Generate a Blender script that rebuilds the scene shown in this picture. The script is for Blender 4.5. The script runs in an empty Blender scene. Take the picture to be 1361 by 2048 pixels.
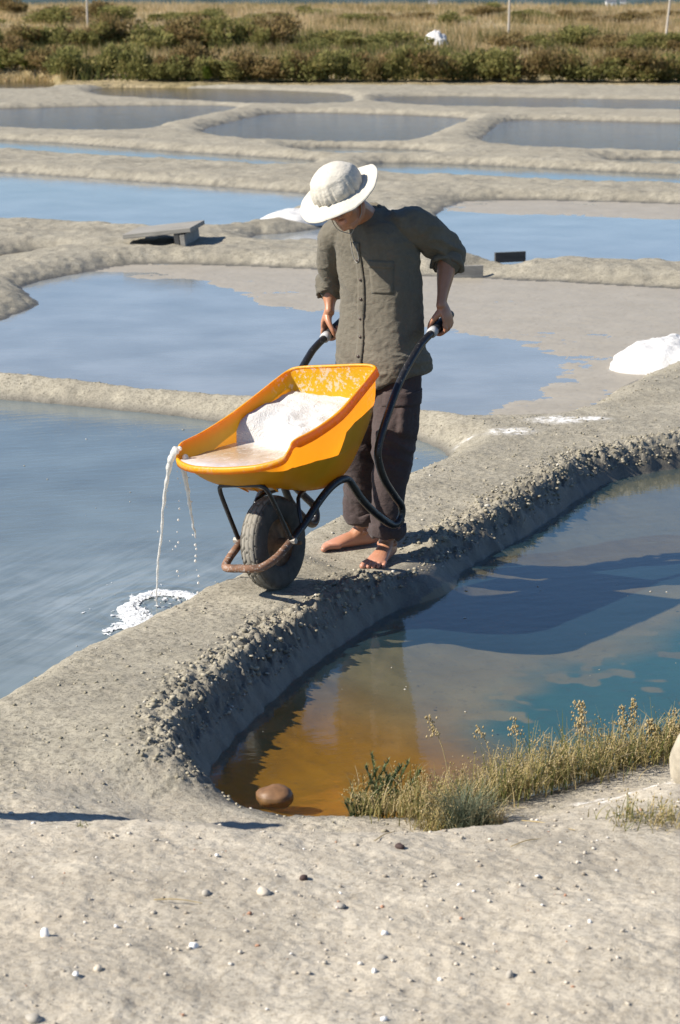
import bpy, bmesh, math, random
import numpy as np
from mathutils import Vector, Matrix, Euler
R_ = math.radians
random.seed(7)
S = bpy.context.scene
COL = S.collection
# ------------------------------------------------------------------ camera, sky, sun, exposure
CAM_H = 2.5
F_PX = 4315.0
PITCH = math.atan(1019.0 / F_PX)
cd = bpy.data.cameras.new('camera')
cam = bpy.data.objects.new('camera', cd)
COL.objects.link(cam)
S.camera = cam
cam.location = (0, 0, CAM_H)
cam.rotation_euler = (math.pi / 2 - PITCH, 0, 0)
cd.sensor_fit = 'VERTICAL'
cd.sensor_height = 24.0
cd.sensor_width = 16.0
cd.lens = F_PX / 2048 * 24.0
cd.clip_start = 0.1
cd.clip_end = 9000
cd.dof.use_dof = True
cd.dof.focus_distance = 9.1
cd.dof.aperture_fstop = 4.5
SUN_EL, SUN_AZ = 38.0, -104.0        # compass azimuth seen from +Y
wd = bpy.data.worlds.new('World')
S.world = wd
wd.use_nodes = True
wn = wd.node_tree
sky = wn.nodes.new('ShaderNodeTexSky')
sky.sky_type = 'NISHITA'
sky.sun_disc = False
sky.sun_elevation = R_(SUN_EL)
sky.sun_rotation = R_(SUN_AZ)
sky.ozone_density = 6
sky.dust_density = 0
sky.air_density = 0.9
sky.altitude = 800
wn.links.new(sky.outputs[0], wn.nodes['Background'].inputs[0])
wn.nodes['Background'].inputs[1].default_value = 0.080
sd = bpy.data.lights.new('sun', 'SUN')
sd.energy = 4.9
sd.angle = R_(0.53)
sd.color = (1.0, 0.93, 0.82)
sun = bpy.data.objects.new('sun', sd)
COL.objects.link(sun)
_az = R_(SUN_AZ)
to_sun = Vector((math.sin(_az) * math.cos(R_(SUN_EL)), math.cos(_az) * math.cos(R_(SUN_EL)), math.sin(R_(SUN_EL))))
sun.rotation_euler = to_sun.to_track_quat('Z', 'Y').to_euler()
S.view_settings.view_transform = 'Standard'
S.view_settings.look = 'None'
S.view_settings.exposure = 0.80
S.view_settings.gamma = 1.0
S.view_settings.use_curve_mapping = False
S.render.engine = 'CYCLES'
S.cycles.max_bounces = 8
S.cycles.transparent_max_bounces = 12
S.cycles.caustics_reflective = False
S.cycles.caustics_refractive = False
S.cycles.use_denoising = True

# ------------------------------------------------------------------ helpers
def U(px, py, z=0.0):
    """point of the photograph (full-size pixels) -> where it stands at height z"""
    dx = (px - 680.5) / F_PX
    dy = -(py - 1024.0) / F_PX
    v = Vector((dx, math.cos(PITCH) + dy * math.sin(PITCH), -math.sin(PITCH) + dy * math.cos(PITCH)))
    t = (z - CAM_H) / v.z
    return Vector((v.x * t, v.y * t, z))

def P(px, py, Y):
    """point of the photograph at distance Y in front of the camera"""
    dx = (px - 680.5) / F_PX
    dy = -(py - 1024.0) / F_PX
    v = Vector((dx, math.cos(PITCH) + dy * math.sin(PITCH), -math.sin(PITCH) + dy * math.cos(PITCH)))
    t = Y / v.y
    return Vector((v.x * t, Y, CAM_H + v.z * t))

def lin(r, g, b):
    c = lambda v: (v / 255 / 12.92) if v / 255 <= 0.04045 else ((v / 255 + 0.055) / 1.055) ** 2.4
    return (c(r), c(g), c(b), 1)

def link(name, me, mat=None, parent=None, kind=None, label=None, cat=None, group=None, smooth=True):
    o = bpy.data.objects.new(name, me)
    COL.objects.link(o)
    if mat is not None:
        me.materials.append(mat)
    if parent is not None:
        o.parent = parent
    if smooth and hasattr(me, 'polygons'):
        me.polygons.foreach_set('use_smooth', np.ones(len(me.polygons), dtype=bool))
    tag(o, kind, label, cat, group)
    return o

def tag(o, kind=None, label=None, cat=None, group=None):
    if kind: o['kind'] = kind
    if label: o['label'] = label
    if cat: o['category'] = cat
    if group: o['group'] = group
    return o

def empty(name, loc, label, cat, group=None, rz=0.0):
    o = bpy.data.objects.new(name, None)
    COL.objects.link(o)
    o.location = loc
    o.rotation_euler = (0, 0, rz)
    o.empty_display_size = 0.1
    return tag(o, None, label, cat, group)

def mesh_np(name, verts, faces):
    """verts (n,3); faces list of equal-length index rows (array) or list of arrays"""
    me = bpy.data.meshes.new(name)
    verts = np.asarray(verts, dtype=np.float32)
    if not isinstance(faces, list): faces = [faces]
    faces = [np.asarray(f, dtype=np.int32) for f in faces if len(f)]
    nl = sum(f.size for f in faces); nf = sum(len(f) for f in faces)
    me.vertices.add(len(verts)); me.vertices.foreach_set('co', verts.ravel())
    me.loops.add(nl); me.loops.foreach_set('vertex_index', np.concatenate([f.ravel() for f in faces]))
    starts = []; tot = []; k = 0
    for f in faces:
        n = f.shape[1]
        starts.append(k + np.arange(len(f)) * n); tot.append(np.full(len(f), n)); k += f.size
    me.polygons.add(nf)
    me.polygons.foreach_set('loop_start', np.concatenate(starts).astype(np.int32))
    me.polygons.foreach_set('loop_total', np.concatenate(tot).astype(np.int32))
    me.update(calc_edges=True)
    return me

def from_bm(name, bm):
    me = bpy.data.meshes.new(name)
    bmesh.ops.recalc_face_normals(bm, faces=bm.faces[:])
    bm.to_mesh(me); bm.free()
    return me

def hsh(ix, iy, seed):
    h = (ix * 374761393 + iy * 668265263 + seed * 974634777) & 0x7fffffff
    h = ((h ^ (h >> 13)) * 1274126177) & 0x7fffffff
    h = ((h ^ (h >> 16)) * 461845907) & 0x7fffffff
    return ((h ^ (h >> 15)) & 0xffffff) / float(0xffffff)

def vn(x, y, seed=0):
    """value noise 0..1"""
    x0 = np.floor(x).astype(np.int64); y0 = np.floor(y).astype(np.int64)
    fx = x - x0; fy = y - y0
    fx = fx * fx * fx * (fx * (fx * 6 - 15) + 10); fy = fy * fy * fy * (fy * (fy * 6 - 15) + 10)
    a = hsh(x0, y0, seed); b = hsh(x0 + 1, y0, seed); c = hsh(x0, y0 + 1, seed); d = hsh(x0 + 1, y0 + 1, seed)
    return (a * (1 - fx) + b * fx) * (1 - fy) + (c * (1 - fx) + d * fx) * fy

def fbm(x, y, octs=4, seed=0, gain=0.5):
    t = 0; a = 1; s = 0
    for k in range(octs):
        t = t + a * vn(x * 2 ** k + 17.3 * k, y * 2 ** k - 9.1 * k, seed + k); s += a; a *= gain
    return t / s

def sm(a, b, x):
    t = np.clip((x - a) / (b - a), 0, 1)
    return t * t * (3 - 2 * t)

# node helpers
class NT:
    def __init__(self, name):
        self.m = bpy.data.materials.new(name); self.m.use_nodes = True
        self.t = self.m.node_tree; self.b = self.t.nodes.get('Principled BSDF'); self.out = self.t.nodes.get('Material Output')
    def n(self, typ, **kw):
        o = self.t.nodes.new(typ)
        for k, v in kw.items():
            if k.startswith('i_'):
                key = k[2:]
                o.inputs[int(key) if key.isdigit() else key.replace('_', ' ')].default_value = v
            else: setattr(o, k, v)
        return o
    def l(self, a, b): self.t.links.new(a, b)
    def noise(self, scale, detail=4, rough=0.55, vec=None, dist=0.0):
        o = self.n('ShaderNodeTexNoise'); o.inputs['Scale'].default_value = scale
        o.inputs['Detail'].default_value = detail; o.inputs['Roughness'].default_value = rough
        o.inputs['Distortion'].default_value = dist
        if vec is not None: self.l(vec, o.inputs['Vector'])
        return o
    def ramp(self, fac, stops):
        o = self.n('ShaderNodeValToRGB'); e = o.color_ramp.elements
        while len(e) > 1: e.remove(e[-1])
        e[0].position = stops[0][0]; e[0].color = stops[0][1]
        for p, c in stops[1:]:
            x = e.new(p); x.color = c
        self.l(fac, o.inputs[0]); return o
    def mix(self, fac, a, b, typ='MIX'):
        o = self.n('ShaderNodeMix', data_type='RGBA', blend_type=typ)
        for s, v in ((0, fac), (6, a), (7, b)):
            if isinstance(v, bpy.types.NodeSocket): self.l(v, o.inputs[s])
            else: o.inputs[s].default_value = v
        return o.outputs[2]
    def math(self, op, a, b=None, clamp=False):
        o = self.n('ShaderNodeMath', operation=op, use_clamp=clamp)
        for s, v in ((0, a), (1, b)):
            if v is None: continue
            if isinstance(v, bpy.types.NodeSocket): self.l(v, o.inputs[s])
            else: o.inputs[s].default_value = v
        return o.outputs[0]
    def pos(self): return self.n('ShaderNodeNewGeometry').outputs['Position']
    def obj(self): return self.n('ShaderNodeTexCoord').outputs['Object']
    def attr(self, name): return self.n('ShaderNodeAttribute', attribute_name=name)
    def mapping(self, vec, scale=(1, 1, 1), rot=(0, 0, 0)):
        o = self.n('ShaderNodeMapping', vector_type='TEXTURE'); self.l(vec, o.inputs[0]); o.inputs['Scale'].default_value = tuple(1.0 / v for v in scale); o.inputs['Rotation'].default_value = rot
        return o.outputs[0]
    def bump(self, h, strength=0.5, dist=0.01):
        o = self.n('ShaderNodeBump'); o.inputs['Strength'].default_value = strength; o.inputs['Distance'].default_value = dist
        self.l(h, o.inputs['Height']); self.l(o.outputs[0], self.b.inputs['Normal']); return o
def g1(v): return (v, v, v, 1)

def simple(name, col, rough=0.6, var=0.15, nscale=30, bump=0.0, metallic=0.0, spec=None, sub=None):
    k = NT(name)
    nz = k.noise(nscale, 5, 0.6, k.obj())
    c2 = tuple(max(0, v * (1 - var)) for v in col[:3]) + (1,); c3 = tuple(min(1, v * (1 + var)) for v in col[:3]) + (1,)
    r = k.ramp(nz.outputs[0], [(0.3, c2), (0.7, c3)])
    k.l(r.outputs[0], k.b.inputs['Base Color'])
    k.b.inputs['Roughness'].default_value = rough
    k.b.inputs['Metallic'].default_value = metallic
    if spec is not None: k.b.inputs['Specular IOR Level'].default_value = spec
    if bump: k.bump(nz.outputs[0], bump, 0.004)
    return k.m

# ------------------------------------------------------------------ ponds, traced along their waterlines
CRF = 0.115   # the same of the dykes further off
CR = 0.15     # crest height of a mud dyke
def pond(pts, push=0.22):
    out = []
    for q in pts:
        if len(q) == 3:          # near shore, seen over the crest of the dyke in front of it
            v = U(q[0], q[1], (CR * 0.93 if q[1] > 600 else CRF * .95) if q[2] == 1 else q[2]); v.y += push if q[2] == 1 else .05
        else: v = U(q[0], q[1], 0.0)
        out.append((v.x, v.y))
    return out

def chaikin(p, n=2):
    p = np.array(p)
    for _ in range(n):
        q = np.roll(p, -1, 0)
        p = np.stack([0.75 * p + 0.25 * q, 0.25 * p + 0.75 * q], 1).reshape(-1, 2)
    return p

PONDS = {
 'p1': pond([(414,1570),(422,1525),(450,1488),(500,1440),(560,1387),(620,1335),(700,1275),(800,1215),(900,1160),(985,1110),(1090,1050),(1150,1000),(1230,960),(1361,935),(1560,905),(2100,900),(2300,1200),(2000,1420),(1361,1480,.07),(1180,1530,.07),(1040,1575,.07),(880,1612,.07),(780,1614,.07),(690,1612,.07),(590,1619,.06),(500,1604,.05),(440,1586,.03)]),
 'p2': pond([(-900,1900),(-300,1560),(0,1420),(100,1350),(240,1290),(320,1252),(400,1213),(480,1163),(545,1122),(620,1080),(700,1035),(770,985),(830,958),(872,938),(893,915),(880,895),(840,879),(780,868),(700,862),(560,855),(440,846),(400,838),(200,815),(0,798),(-700,760),(-1200,1200)]),
 'p3': pond([(-400,655),(-60,650),(0,641),(50,625),(79,607),(60,590),(34,574),(80,563),(130,553),(190,540),(270,526),(400,529),(630,537),(870,553),(950,554),(1361,578),(1700,596),(2200,640),(1900,700),(1420,716),(1330,745),(1230,790),(1130,830,1),(1000,829,1),(880,818,1),(760,806,1),(500,787,1),(370,777,1),(200,757,1),(0,741,1),(-500,712,1)]),
 'p3b': pond([(-500,530),(-100,520),(0,509),(60,503),(110,502),(60,512),(0,522),(-200,545),(-500,575)], .1),
 'p4l': pond([(-500,330),(0,344),(150,355),(300,365),(500,378),(640,389),(645,398),(600,412),(540,424,1),(480,442,1),(400,450,1),(250,447,1),(120,437,1),(0,431,1),(-500,400,1)]),
 'p4r': pond([(490,470),(590,466),(660,452),(700,440),(760,446),(830,446),(878,440),(872,425),(900,410),(938,400),(1100,400),(1361,408),(1800,420),(1900,530,1),(1361,514,1),(1080,512,1),(1000,513,1),(930,494,1),(850,486,1),(740,478,1),(600,474,1),(520,473,1)]),
 's1': pond([(-400,262),(0,280),(150,288),(300,300),(450,309),(600,319),(640,322),(600,329,1),(450,322,1),(300,313,1),(150,303,1),(0,296,1),(-400,278,1)]),
 's2': pond([(735,333),(760,325),(900,328),(1100,337),(1361,350),(1700,362),(1700,378,1),(1361,364,1),(1100,355,1),(900,348,1),(780,341,1)]),
 's3': pond([(1200,319),(1300,317),(1361,318),(1600,322),(1600,330,1),(1361,325,1),(1260,323,1)]),
 's4': pond([(560,297),(640,294),(760,297),(880,302),(880,305,1),(760,304,1),(640,301,1)]),
 'p5l': pond([(-400,222),(0,217),(200,211),(430,210),(490,214),(420,232),(330,250),(265,260,1),(120,257,1),(0,251,1),(-400,246,1)]),
 'p5m': pond([(395,262),(440,250),(500,234),(560,223),(740,227),(925,234),(945,240),(880,262),(820,279,1),(700,281,1),(560,278,1),(440,270,1)]),
 'p5r': pond([(955,283),(980,262),(1010,238),(1150,240),(1361,246),(1700,250),(1700,306,1),(1361,300,1),(1150,294,1),(1020,288,1)]),
 'p6l': pond([(170,183),(200,174),(400,176),(600,182),(715,189),(700,206,1),(500,203,1),(350,196,1),(220,190,1)]),
 'p6r': pond([(735,204),(770,193),(900,192),(1100,196),(1361,200),(1700,204),(1700,222,1),(1361,218,1),(1100,214,1),(850,209,1)]),
 'p7l': pond([(-300,158),(0,158),(60,160),(125,164),(90,174,1),(0,176,1),(-300,180,1)]),
}
PPOLY = {k: chaikin(v, 2) for k, v in PONDS.items()}

def sdist(px, py, poly):
    """signed distance, negative inside"""
    a = poly; b = np.roll(poly, -1, 0)
    d2 = np.full(px.shape, 1e9); inside = np.zeros(px.shape, dtype=bool)
    for (ax, ay), (bx, by) in zip(a, b):
        ex, ey = bx - ax, by - ay
        wx = px - ax; wy = py - ay
        t = np.clip((wx * ex + wy * ey) / (ex * ex + ey * ey + 1e-12), 0, 1)
        d2 = np.minimum(d2, (wx - ex * t) ** 2 + (wy - ey * t) ** 2)
        c = ((ay > py) != (by > py))
        if abs(ey) > 1e-12:
            inside ^= c & (px < ex * (py - ay) / ey + ax)
    d = np.sqrt(d2)
    return np.where(inside, -d, d)

def pond_dist(x, y):
    """distance to nearest pond edge and that pond's index; x, y 1-D"""
    wob = 0.25 + np.clip(y / 40, 0, 1)
    xw = x + wob * (0.10 * (fbm(x * 3, y * 3, 3, 5) - .5) + .04 * (vn(x * 16, y * 16, 8) - .5))
    yw = y + wob * (0.10 * (fbm(x * 3, y * 3, 3, 25) - .5) + .04 * (vn(x * 16, y * 16, 28) - .5))
    D = np.full(x.shape, 9.0); I = np.full(x.shape, -1)
    for i, (k, poly) in enumerate(PPOLY.items()):
        lo = poly.min(0) - 1.2; hi = poly.max(0) + 1.2
        m = (x > lo[0]) & (x < hi[0]) & (y > lo[1]) & (y < hi[1])
        if not m.any(): continue
        d = sdist(xw[m], yw[m], poly)
        cur = D[m]; better = d < cur
        cur[better] = d[better]; D[m] = cur
        ci = I[m]; ci[better] = i; I[m] = ci
    return D, I
PKEYS = list(PPOLY)

# lip of the trodden bank in the foreground
LIP = [(-900,1560),(-200,1630),(0,1644),(60,1650),(130,1657),(180,1656),(260,1645),(330,1630),(420,1632),(520,1640),(600,1662),(700,1665),(780,1665),(880,1660),(1040,1630),(1180,1585),(1361,1540),(1700,1500),(2300,1380)]
_lp = np.array([[*U(a, b, 0.15 if a < 560 else 0.12).xy] for a, b in LIP])
def lip_y(x): return np.interp(x, _lp[:, 0], _lp[:, 1])

MUD = chaikin([(*U(a, b).xy,) for a, b in [(90,548),(190,540),(290,556),(400,568),(500,592),(580,625),(700,655),(870,672),(1000,692),(1055,735),(1045,790),(1000,825),(980,850),(1300,830),(1800,700),(1800,560),(900,520),(300,500)]], 2)
MUD2 = chaikin([(*U(a, b).xy,) for a, b in [(860,420),(960,428),(1100,434),(1361,446),(1800,460),(1800,380),(900,380)]], 2)

def height(x, y, detail=True):
    D, I = pond_dist(x, y)
    far = sm(11, 20, y)
    # dyke profile: steep shoulder at the waterline, rounded crest
    wid = 0.26 + 0.22 * far + 0.10 * (fbm(x * 1.3, y * 1.3, 2, 61) - .5)
    t = np.clip(D / wid, 0, 1)
    hc = CR - (CR - CRF) * sm(14.5, 18, y) + 0.04 * (fbm(x * 0.9, y * 0.9, 2, 71) - .5) - 0.02 * sm(45, 60, y)
    nsh = np.where(I == 0, sm(6.75, 6.45, y - .27 * x), 0) * sm(.75, .3, D)
    r1 = np.where(I == 0, 1.0, 0) * (1 - nsh) * sm(13.5, 10.5, y) * sm(.50, .30, D)
    hc = (hc + .0 * r1) * (1 - .55 * nsh)
    t = np.clip(D / (wid * (1 - .55 * r1)), 0, 1)
    h = hc * (1 - (1 - t) ** (2.0 - .75 * r1))
    # bed of the ponds
    inn = D < 0
    dep = np.array([{'p1': .10, 'p2': .07, 'p3': .05}.get(k, .06) for k in PKEYS] + [.06])[I]
    hb = -dep * (1 - np.exp(np.minimum(D, 0) / .22))
    h = np.where(inn, hb, h)
    # mud flats just breaking the surface
    m3 = inn & ((I == PKEYS.index('p3')) | (I == PKEYS.index('p4r')))
    if m3.any():
        f = sdist(x[m3], y[m3], MUD); f = np.minimum(f, sdist(x[m3], y[m3], MUD2))
        f = f + 0.9 * (fbm(x[m3] * .9, y[m3] * .6, 4, 91) - .5)
        flat = 0.004 - .004 * sm(-1.0, .2, f) + 0.012 * (fbm(x[m3] * 1.6, y[m3] * 2.6, 5, 95, .6) - .5) + .008 * (fbm(x[m3] * 7, y[m3] * 11, 4, 97, .75) - .5)
        w = sm(.6, -.3, f)
        h[m3] = h[m3] * (1 - w) + flat * w
    # trodden bank in the foreground, and the land right of the junction
    ly = lip_y(x)
    b = sm(0.12, -0.30, y - ly)
    bank = 0.065 + 0.05 * np.clip(ly - y, 0, 1.2)
    h = np.where(inn, h, h + b * bank)
    # tall shoulder over the near corner of the right pond
    c = U(330, 1440, .15)
    h = h + 0.045 * np.exp(-(((x - c.x) / .42) ** 2 + ((y - c.y) / .62) ** 2)) * sm(0.0, .22, D)
    # far bank carrying the scrub
    rise = sm(67, 74, y) * .25 + .75 * sm(74, 92, y) + 1.1 * sm(86, 112, y)
    h = np.where(y > 64, h + rise * ~inn, h)
    if detail:
        dry = sm(-.01, .08, D)
        near = sm(26, 9, y)
        # soft lumps, footprints, clods
        h = h + dry * (0.020 * (fbm(x * 4, y * 4, 3, 101) - .5) + .028 * b * near * (fbm(x * 3.1, y * 3.6, 2, 105) - .5) + 0.03 * far * (fbm(x * 2.2, y * 2.2, 3, 103) - .5) + .035 * far * (fbm(x * 6, y * 6, 3, 107, .7) - .5))
        fine = (fbm(x * 30, y * 30, 4, 111, .65) - .5)
        cl = np.abs(fbm(x * 24, y * 24, 4, 121, .7) - .5) * 2.6
        side = sm(.02, .06, D) * sm(.30, .15, D) * (I == 0) * (1 - nsh)       # crumbly shoulder above the right pond
        rough = sm(.42, .6, fbm(x * 1.7, y * 1.7, 3, 131))
        h = h + near * dry * (0.010 * fine + side * (0.034 * (cl - .3) + .030 * fine) + rough * .008 * (cl - .3) * (1 - b))
        h = h + b * dry * near * (.012 * (fbm(x * 9, y * 9, 4, 141) - .5) + .005 * (fbm(x * 26, y * 26, 3, 143, .65) - .5))
        h = np.where(inn, h + .008 * (fbm(x * 7, y * 7, 3, 151) - .5) * (D < -.05) * ~m3, h)
    for (fx, fy, fz, fr_) in FIX:
        r = np.hypot(x - fx, y - fy)
        m = r < fr_ * 3
        if m.any():
            w = np.exp(-(r[m] / fr_) ** 2)
            w = sm(0.0, .55, w)
            h[m] = h[m] * (1 - w) + (fz + .12 * (h[m] - fz)) * w
    return h, D, I, b
_sl = U(975, 530, .06)
# where the wheel stands and where his feet are set, trodden to a level
FIX = [(-.27, 8.50, .178, .20), (.02, 9.44, .100, .25), (.18, 9.19, .096, .25), (_sl.x, _sl.y + .15, -.02, .30)]

# ---- terrain sheet with spacing that grows with distance
ys = [3.6]
while ys[-1] < 76: ys.append(ys[-1] + min(max(ys[-1] ** 2 * 0.00017, 0.006), 0.11))
while ys[-1] < 190: ys.append(ys[-1] + 1.1)
ys = np.array(ys); NX = 530
uu = np.linspace(-1, 1, NX)
GX = uu[None, :] * (0.158 * ys[:, None] * 1.32 + 0.75); GY = np.repeat(ys[:, None], NX, 1)
gx = GX.ravel(); gy = GY.ravel()
gz, gD, gI, gB = height(gx, gy)
idx = np.arange(len(gx)).reshape(GX.shape)
quads = np.stack([idx[:-1, :-1], idx[:-1, 1:], idx[1:, 1:], idx[1:, :-1]], -1).reshape(-1, 4)
# normals of the whole sheet, so that its pieces join without a seam
Pz = gz.reshape(GX.shape)
co = np.stack([GX, GY, Pz], -1)
du = np.gradient(co, axis=1); dv = np.gradient(co, axis=0)
nn = np.cross(du, dv); nn /= np.linalg.norm(nn, axis=-1, keepdims=True) + 1e-12
nn = nn.reshape(-1, 3)
def ground_z(x, y):
    h, D, I, b = height(np.array([float(x)]), np.array([float(y)]))
    return float(h[0])

qc = quads[:, 0]
is_bed = (gD[quads].max(1) < -0.03)
is_bank = (~is_bed) & (gB[qc] > .5) & (gy[qc] < 9)
is_far = (~is_bed) & (gy[qc] > 66)
is_dyke = ~(is_bed | is_bank | is_far)

# ---- mud material
def mud_mat(name, dry1, dry2, dark, d1b, d2b, darkb):
    k = NT(name)
    p = k.pos()
    wet = k.attr('wet').outputs['Fac']  # damp at the waterlines, and painted shade on the right pond's bank
    n1 = k.noise(2.2, 5, .6, p); n2 = k.noise(38, 6, .68, p); n3 = k.noise(190, 3, .7, p); n4 = k.noise(9, 4, .6, p)
    bk = k.ramp(k.math('ADD', k.attr('bankmix').outputs['Fac'], k.math('MULTIPLY', k.math('SUBTRACT', n4.outputs[0], .5), 1.6)), [(.1, g1(0)), (.9, g1(1))]).outputs[0]
    fin = k.noise(85, 4, .7, p)
    def two(a, b): return k.mix(bk, a, b)
    base = k.mix(k.ramp(n1.outputs[0], [(.32, g1(0)), (.68, g1(1))]).outputs[0], two(dry1, d1b), two(dry2, d2b))
    base = k.mix(k.ramp(n4.outputs[0], [(.40, g1(0)), (.62, g1(.55))]).outputs[0], base, two(tuple(v * .78 for v in dry1[:3]) + (1,), tuple(v * .82 for v in d1b[:3]) + (1,)))
    base = k.mix(k.ramp(n2.outputs[0], [(.50, g1(0)), (.66, g1(.8))]).outputs[0], base, two(dark, darkb))
    base = k.mix(k.ramp(fin.outputs[0], [(.52, g1(0)), (.64, g1(.85))]).outputs[0], base, two(tuple(v * .8 for v in dark[:3]) + (1,), darkb))
    # pale grit
    base = k.mix(k.ramp(n3.outputs[0], [(.64, g1(0)), (.70, g1(.6))]).outputs[0], base, (.62, .58, .50, 1))
    n5 = k.noise(1.1, 5, .62, k.mapping(p, (1, 1.5, 1)), .6)
    base = k.mix(1.0, base, k.ramp(n5.outputs[0], [(.30, g1(.80)), (.50, g1(1.0)), (.70, g1(1.10))]).outputs[0], 'MULTIPLY')
    sa = k.attr('salt').outputs['Fac']
    ns = k.noise(26, 5, .7, p)
    sf = k.math('MULTIPLY', sa, k.ramp(ns.outputs[0], [(.40, g1(0)), (.58, g1(1))]).outputs[0], True)
    base = k.mix(sf, base, (.80, .79, .77, 1))
    wet_shade_col = (.085, .079, .066, 1)
    base = k.mix(k.math('MULTIPLY', wet, .82), base, wet_shade_col)
    k.l(base, k.b.inputs['Base Color'])
    rr = k.ramp(wet, [(0, g1(.95)), (1, g1(.42))])
    k.l(rr.outputs[0], k.b.inputs['Roughness'])
    k.b.inputs['Specular IOR Level'].default_value = .3
    hb = k.math('ADD', k.math('MULTIPLY', n2.outputs[0], 1.0), k.math('MULTIPLY', n3.outputs[0], .45))
    k.bump(hb, .55, .012)
    return k.m
M_DYKE = mud_mat('dyke_mud', (.305, .276, .212, 1), (.385, .350, .275, 1), (.160, .144, .108, 1), (.425, .375, .295, 1), (.505, .455, .368, 1), (.295, .255, .196, 1))
M_BANK = M_DYKE

def bed_mat():
    k = NT('pond_bed_mud')
    p = k.pos()
    dep = k.attr('bedmix')           # r: orange corner, g: teal deep, b: pale flats
    sep = k.n('ShaderNodeSeparateColor'); k.l(dep.outputs['Color'], sep.inputs[0])
    n1 = k.noise(3.0, 5, .6, p); n2 = k.noise(24, 5, .7, p)
    base = k.ramp(n1.outputs[0], [(.3, (.15, .125, .078, 1)), (.7, (.215, .185, .12, 1))]).outputs[0]
    base = k.mix(sep.outputs[2], base, k.ramp(n1.outputs[0], [(.3, (.31, .275, .215, 1)), (.7, (.355, .318, .255, 1))]).outputs[0])
    base = k.mix(sep.outputs[1], base, (.030, .10, .115, 1))
    base = k.mix(sep.outputs[0], base, k.ramp(n1.outputs[0], [(.3, (.17, .083, .006, 1)), (.7, (.26, .128, .012, 1))]).outputs[0])
    base = k.mix(k.ramp(n2.outputs[0], [(.56, g1(0)), (.72, g1(.5))]).outputs[0], base, (.06, .05, .035, 1))
    k.l(base, k.b.inputs['Base Color'])
    k.b.inputs['Roughness'].default_value = .5
    k.b.inputs['Specular IOR Level'].default_value = .35
    k.bump(n2.outputs[0], .25, .006)
    return k.m
M_BED = bed_mat()

def far_mat():
    k = NT('dry_grass_soil')
    p = k.pos()
    n1 = k.noise(.35, 5, .6, p); n2 = k.noise(3, 5, .7, p)
    c = k.ramp(n1.outputs[0], [(.35, (.27, .22, .115, 1)), (.55, (.42, .335, .195, 1)), (.7, (.50, .41, .26, 1))]).outputs[0]
    c = k.mix(k.ramp(n2.outputs[0], [(.5, g1(0)), (.65, g1(.6))]).outputs[0], c, (.10, .095, .04, 1))
    k.l(c, k.b.inputs['Base Color']); k.b.inputs['Roughness'].default_value = 1
    k.b.inputs['Specular IOR Level'].default_value = 0.05
    k.bump(n2.outputs[0], 1, .3)
    return k.m
M_FAR = far_mat()

wet = np.where((gI == 0) & (gy < 13), sm(.17 + .08 * (fbm(gx * 5, gy * 5, 3, 195) - .5), .05, gD), sm(.075, -.01, gD)) * (1 - .6 * gB)  # right pond: damp edge widened to paint shade onto the bank face
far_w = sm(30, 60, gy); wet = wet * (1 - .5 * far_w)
saltA = np.zeros_like(gx)
bankmix = sm(.95, -.45, gy - lip_y(gx) + .3 * (fbm(gx * 2.5, gy * 2.5, 3, 191) - .5)) * sm(11, 9, gy)
def salt_patch(px, py, z, rx, ry, a=1.0):
    c = U(px, py, z)
    global saltA
    saltA = np.maximum(saltA, a * np.exp(-(((gx - c.x) / rx) ** 2 + ((gy - c.y) / ry) ** 2) ** 2))
for q in [(1120,838,.15,.17,.10),(1185,836,.15,.10,.06),(1020,860,.15,.13,.10,.8),(930,858,.15,.06,.05,.7),(1215,1562,.22,.13,.03),(1310,1555,.22,.09,.045),(1260,1528,.22,.16,.03,.9),(1330,1530,.22,.10,.03,.9),
          (700,412,.15,.5,.35,.8),(620,560,.02,.2,.1,.5)]: salt_patch(*q)
# orange corner and teal deep part of the right pond
oc = U(560, 1520); tl = [U(1230, 1370), U(960, 1440), U(1361, 1260)]
orange = sm(1.15, .40, np.hypot((gx - oc.x) / 1.0, (gy - oc.y) / 1.0) + .5 * (fbm(gx * 2, gy * 2, 3, 161) - .5)) * (gI == 0)
TEAL = chaikin([(*U(a, b).xy,) for a, b in [(1500,1180),(1200,1255),(1010,1320),(960,1380),(860,1470),(790,1560),(900,1640),(1500,1560),(1900,1400)]], 2)
mt = gI == 0
teal = np.zeros_like(gx)
teal[mt] = sm(.14, -.20, sdist(gx[mt], gy[mt], TEAL) + .30 * (fbm(gx[mt] * 4, gy[mt] * 4, 3, 171) - .5))
spot = sm(.62, .70, fbm(gx * 9, gy * 9, 2, 181)); teal = teal * (1 - .8 * spot)
pale = (np.where((gI == 2) | (gI == PKEYS.index('p4r')), 1.0, 0.0) * sm(-.02, .0, gz))
pale = np.maximum(pale, .55 * (gI == 1))

def sub_sheet(name, mask, mat, kind='structure'):
    q = quads[mask]
    use = np.unique(q); remap = np.full(len(gx), -1, dtype=np.int64); remap[use] = np.arange(len(use))
    me = mesh_np(name, np.stack([gx[use], gy[use], gz[use]], 1), remap[q])
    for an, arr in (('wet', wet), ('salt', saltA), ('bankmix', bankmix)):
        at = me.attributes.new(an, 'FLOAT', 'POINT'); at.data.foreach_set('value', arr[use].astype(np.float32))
    at = me.attributes.new('bedmix', 'FLOAT_COLOR', 'POINT')
    at.data.foreach_set('color', np.stack([orange[use], teal[use], pale[use], np.ones(len(use))], 1).astype(np.float32).ravel())
    o = link(name, me, mat, kind=kind)
    me.normals_split_custom_set_from_vertices(nn[use].tolist())
    return o
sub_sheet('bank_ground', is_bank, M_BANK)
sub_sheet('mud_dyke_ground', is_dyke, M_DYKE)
sub_sheet('pond_bed_ground', is_bed, M_BED)
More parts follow.
